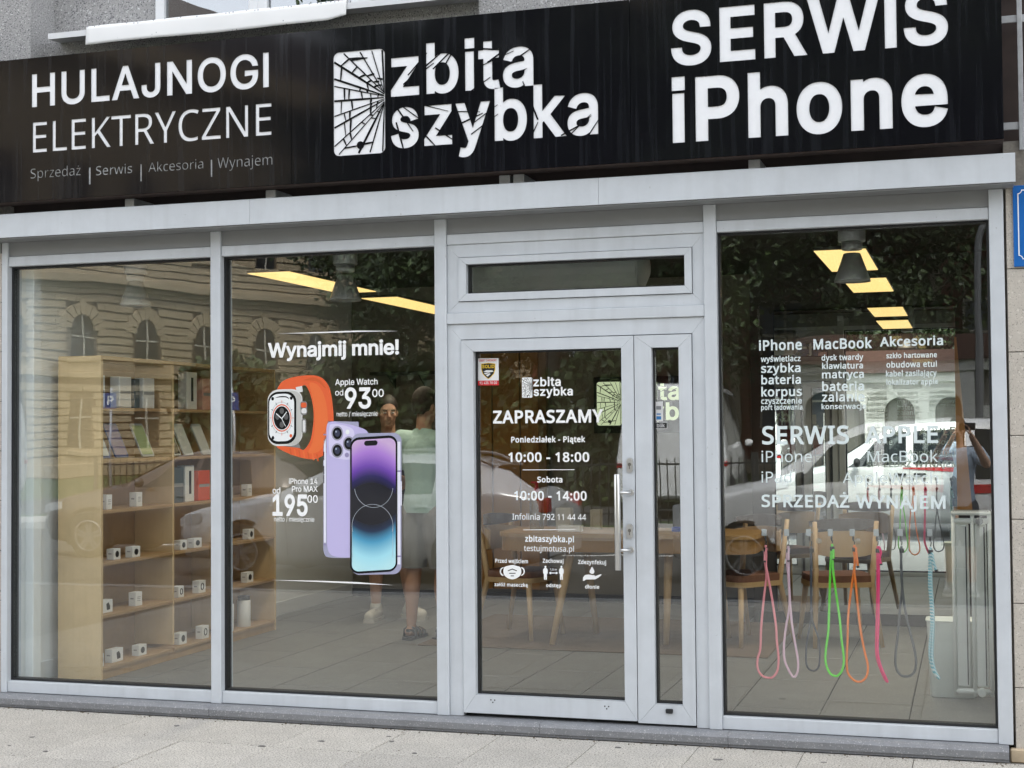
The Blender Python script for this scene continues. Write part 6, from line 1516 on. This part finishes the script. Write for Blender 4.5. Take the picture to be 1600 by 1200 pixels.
MB().prism([(-14, HB), (.3, HB), (-2.5, HB + 3.2), (-11.5, HB + 3.2)], 'x', -.2, LB).build('roof', mat('roof_slate', (.07, .06, .055), .8, var=(6, .3)), sb_)
sb_.location = (-33.2, -35.0, 0); sb_.rotation_euler = (0, 0, A_)

# red brick building behind the trees
rb = thing('brick_building', 'tall red brick building with pale stone trim behind the trees', 'building', (0, -44, 0))
brick = mat('red_brick', (.13, .032, .022), .85, var=(2, .25), specks=[(14, .62, (.18, .05, .035))], bump=(26, .4, .02)); trim = mat('pale_stone_trim', (.30, .26, .2), .8, var=(2, .15))
MB().box(-15, 7, -58, -44, -.1, 24).build('wall', brick, rb)
for x in (-14.6, -11.2, -7.8, -4.4, -1.0, 2.4, 6.4):
    MB().cbox(x - .45, x + .45, -44.0, -43.6, 0, 23.6, .03).build('buttress', brick, rb); MB().cbox(x - .14, x + .14, -43.599, -43.5, .5, 22.5, .02).build('stone_strip', trim, rb)
for z0 in (0, 8.5, 16.5, 23.3): MB().cbox(-15.1, 7.1, -44.0, -43.45, z0 + .001, z0 + .55, .03).build('cornice', trim, rb)
for x in (-12.9, -9.5, -6.1, -2.7, .7, 4.4):
    for z0 in (1.6, 10.0, 18.0):
        wd = MB().box(x - .85, x + .85, -44.0, -43.93, z0, z0 + 4.4).build('window', mat('sky_window', (.10, .13, .17), .06, spec=.8), rb)
        f = MB()
        for k in (-.85, 0, .8): f.box(x + k - .02, x + k + .06, -43.929, -43.87, z0, z0 + 4.4)
        for k in range(5): f.box(x - .85, x + .85, -43.929, -43.875, z0 + k * 1.07, z0 + k * 1.07 + .08)
        f.build('frame', wfr, wd)
MB().prism([(-59, 24), (-43.4, 24), (-51, 31)], 'x', -15.3, 7.3).build('roof', mat('roof_slate'), rb)

# low white pavilion with arches and a tiled roof
pv = thing('white_pavilion', 'low white pavilion with arched openings and a red tiled roof behind the lawn', 'building', (0, -31, 0))
wp_ = mat('white_render', (.74, .73, .70), .8, var=(2, .08))
ars = [-3.6, -2.1, -.6]
MB().box(-4.4, .6, -35, -31.35, 0, 3.3).build('wall', mat('pavilion_inner', (.2, .19, .17), .9), pv)
f = MB()
edges_ = [-4.4] + [e for x in ars for e in (x - .45, x + .45)] + [.6]
for a, b in zip(edges_[0::2], edges_[1::2]): MB().cbox(a, b, -31.35, -31.0, 0, 2.1, .01).build('pier', wp_, pv)
for x in ars:
    pts = [(x - .75, 2.1), (x - .45, 2.1)] + [(x + .45 * math.cos(R_(a)), 2.1 + .45 * math.sin(R_(a))) for a in range(165, 0, -15)] + [(x + .45, 2.1), (x + .75, 2.1), (x + .75, 3.0), (x - .75, 3.0)]
    MB().prism(pts, 'y', -31.35, -31.002).build('arch', wp_, pv)
MB().cbox(-4.5, .7, -31.36, -30.9, 3.0, 3.3, .02).build('cornice', wp_, pv)
MB().prism([(-35.4, 3.3), (-30.7, 3.3), (-33, 4.1)], 'x', -4.7, .9).build('roof', mat('roof_tiles_orange', (.095, .045, .032), .8, var=(6, .3)), pv)
# far blocks that close the view along the street
for lab, x0, x1, y, h, c in (('plain grey apartment block far beyond the stone building', -95, -48, -62, 19, (.33, .32, .30)), ('cream apartment block at the far right beyond the lawn', 16, 62, -50, 18, (.42, .38, .30)), ('long ochre block far behind the brick building', -30, -16, -78, 20, (.36, .28, .17))):
    b = thing('apartment_block', lab, 'building', ((x0 + x1) / 2, y, 0)); MB().box(x0, x1, y - 12, y, -.1, h).build('wall', mat('block_' + str(int(h)), c, .85, var=(.5, .12)), b)
    MB().prism([(y - 12.4, h), (y + .4, h), (y - 6, h + 3)], 'x', x0 - .3, x1 + .3).build('roof', mat('roof_slate'), b)
    nx = int((x1 - x0) / 3)
    for r in range(int(h / 3.1)):
        for k in range(nx):
            x = x0 + 1.5 + 3 * k; w = MB().box(x - .6, x + .6, y, y + .05, 1 + 3.05 * r, 2.5 + 3.05 * r).build('window', wdark, b)

# trees
bark = mat('bark', (.07, .055, .04), .95, bump=(22, 1, .03)); leaf_m = bpy.data.materials.new('leaves'); leaf_m.use_nodes = True
N = leaf_m.node_tree.nodes; L = leaf_m.node_tree.links; b_ = N['Principled BSDF']; b_.inputs['Roughness'].default_value = .55
gi = N.new('ShaderNodeNewGeometry'); rp = N.new('ShaderNodeValToRGB'); L.new(gi.outputs['Random Per Island'], rp.inputs[0]); rp.color_ramp.elements[0].color = (.012, .026, .006, 1); rp.color_ramp.elements[1].color = (.045, .075, .018, 1); L.new(rp.outputs[0], b_.inputs['Base Color'])
def tree(label, loc, seed, h, cr, z0, nl=5200, low=()):
    rn = random.Random(seed); t = thing('tree', label, 'tree', (0, 0, 0), 'street trees on the lawn')
    tr = MB(); tr.tube([(0, 0, -.05), (.05, .02, h * .18), (-.04, .06, h * .4), (.06, 0, h * .62), (0, 0, h * .85)], [h * .026, h * .020, h * .016, h * .010, h * .003], 10)
    tips = []
    for k in range(16):
        a = rn.uniform(0, 6.283); zz = rn.uniform(z0 * .8, h * .8); l = cr * rn.uniform(.6, 1.0) * (1.1 - .5 * abs(zz / h - .5))
        p0 = Vector((0, 0, zz * .85)); p2 = Vector((math.cos(a) * l, math.sin(a) * l, zz + l * rn.uniform(.05, .5))); p1 = p0.lerp(p2, .5) + Vector((0, 0, l * .12))
        tr.tube([p0, p1, p2], [h * .008, h * .005, h * .0015], 6); tips += [p1, p2, p0.lerp(p2, .75), p2]
        for q in range(2):
            p3 = p1.lerp(p2, rn.uniform(.2, .9)); p4 = p3 + Vector((rn.uniform(-1, 1), rn.uniform(-1, 1), rn.uniform(-.3, .8))) * cr * .3; tr.tube([p3, p4], [h * .003, h * .001], 5); tips.append(p4)
    for (bx, by, bz) in low:
        p0 = Vector((0, 0, h * .45)); p2 = Vector((bx, by, bz)); tr.tube([p0, p0.lerp(p2, .5) + Vector((0, 0, .5)), p2], [.06, .04, .012], 6); tips += [p2, p0.lerp(p2, .8)]
    tr.build('trunk', bark, t)
    cl = [(p + Vector((rn.gauss(0, .25), rn.gauss(0, .25), rn.gauss(0, .25))) * cr * .25, cr * rn.uniform(.16, .34)) for p in tips for _ in range(2)] + [(Vector((rn.uniform(-.6, .6) * cr, rn.uniform(-.6, .6) * cr, rn.uniform(z0 + .6, h))), cr * rn.uniform(.2, .35)) for _ in range(18)]
    vs = np.zeros((nl * 4, 3)); fs = []
    for i in range(nl):
        c, r = rn.choice(cl); d = Vector((rn.gauss(0, 1), rn.gauss(0, 1), rn.gauss(0, 1))).normalized() * r * rn.random() ** .4; d.z *= .75
        n = Vector((rn.gauss(0, .7), rn.gauss(0, .7), rn.gauss(.5, .6))).normalized(); a = n.orthogonal().normalized(); a.rotate(Matrix.Rotation(rn.uniform(0, 6.28), 3, n)); b = n.cross(a); s = rn.uniform(.07, .13)
        p = c + d
        for k, q in enumerate((p + a * s, p + b * s * .55 + n * s * .12, p - a * s, p - b * s * .55 + n * s * .12)): vs[i * 4 + k] = q
        fs.append((i * 4, i * 4 + 1, i * 4 + 2, i * 4 + 3))
    m = MB(); m.v = [tuple(v) for v in vs]; m.f = fs; m.s = [False] * nl
    m.build('crown', leaf_m, t, fixn=False)
    t.location = loc; WLOC[t.name] = tuple(loc)
    return t
t0 = tree('broad leafy tree on the lawn left of the white pavilion', (-7.0, -29, 0), 11, 13.0, 4.8, 2.9, 27000)
t1 = tree('leafy tree with a low hanging branch opposite the shop door', (-9.4, -25.5, 0), 5, 12.5, 4.4, 3.2, 27000, low=((2.4, 1.0, 3.1), (3.4, .6, 3.6)))
dup(t0, (-12.2, -29, 0), 'broad leafy tree farther left, before the stone building', 2.1)
for loc, lab, r, k in (((-3.6, -39.5, 0), 'large leafy tree rising behind the white pavilion', 1.2, 1.35), ((1.6, -38.5, 0), 'large leafy tree right behind the pavilion end', 2.6, 1.2)):
    o = dup(t1, loc, lab, r); o.scale = (k, k, k)
dup(t0, (3.6, -26, 0), 'broad leafy tree at the right beyond the street lamp', 4.0)
dup(t1, (-21.0, -46, 0), 'leafy tree far back beside the stone building', 3.0)
dup(t0, (9.5, -30, 0), 'broad leafy tree far to the right of the lamp', 5.2)
dup(t1, (-9.9, -36, 0), 'leafy tree behind the others, before the brick building', 5.6)
hd_ = MB(); rn = random.Random(8); vs = []; fs = []
for i in range(22000):
    x = rn.uniform(-18.5, -7.2); y = -24.8 + rn.gauss(0, .45); z = rn.random() * (3.3 + .35 * math.sin(x * 2.1) + .3 * math.sin(x * .9))
    n = Vector((rn.gauss(0, 1), rn.gauss(0, 1), rn.gauss(0, 1))).normalized(); a = n.orthogonal() * rn.uniform(.06, .12); b = n.cross(a) * .6; p = Vector((x, y, max(.03, z)))
    vs += [p + a, p + b, p - a, p - b]; fs.append((4 * i, 4 * i + 1, 4 * i + 2, 4 * i + 3))
hd_.v = [tuple(v) for v in vs]; hd_.f = fs; hd_.s = [False] * len(fs)
hg = hd_.build('hedge', leaf_m, fixn=False); tag(hg, 'tall dense green hedge added behind the car park to darken the reflections', 'hedge')  # added this tall to keep bright walls out of the panes' reflections
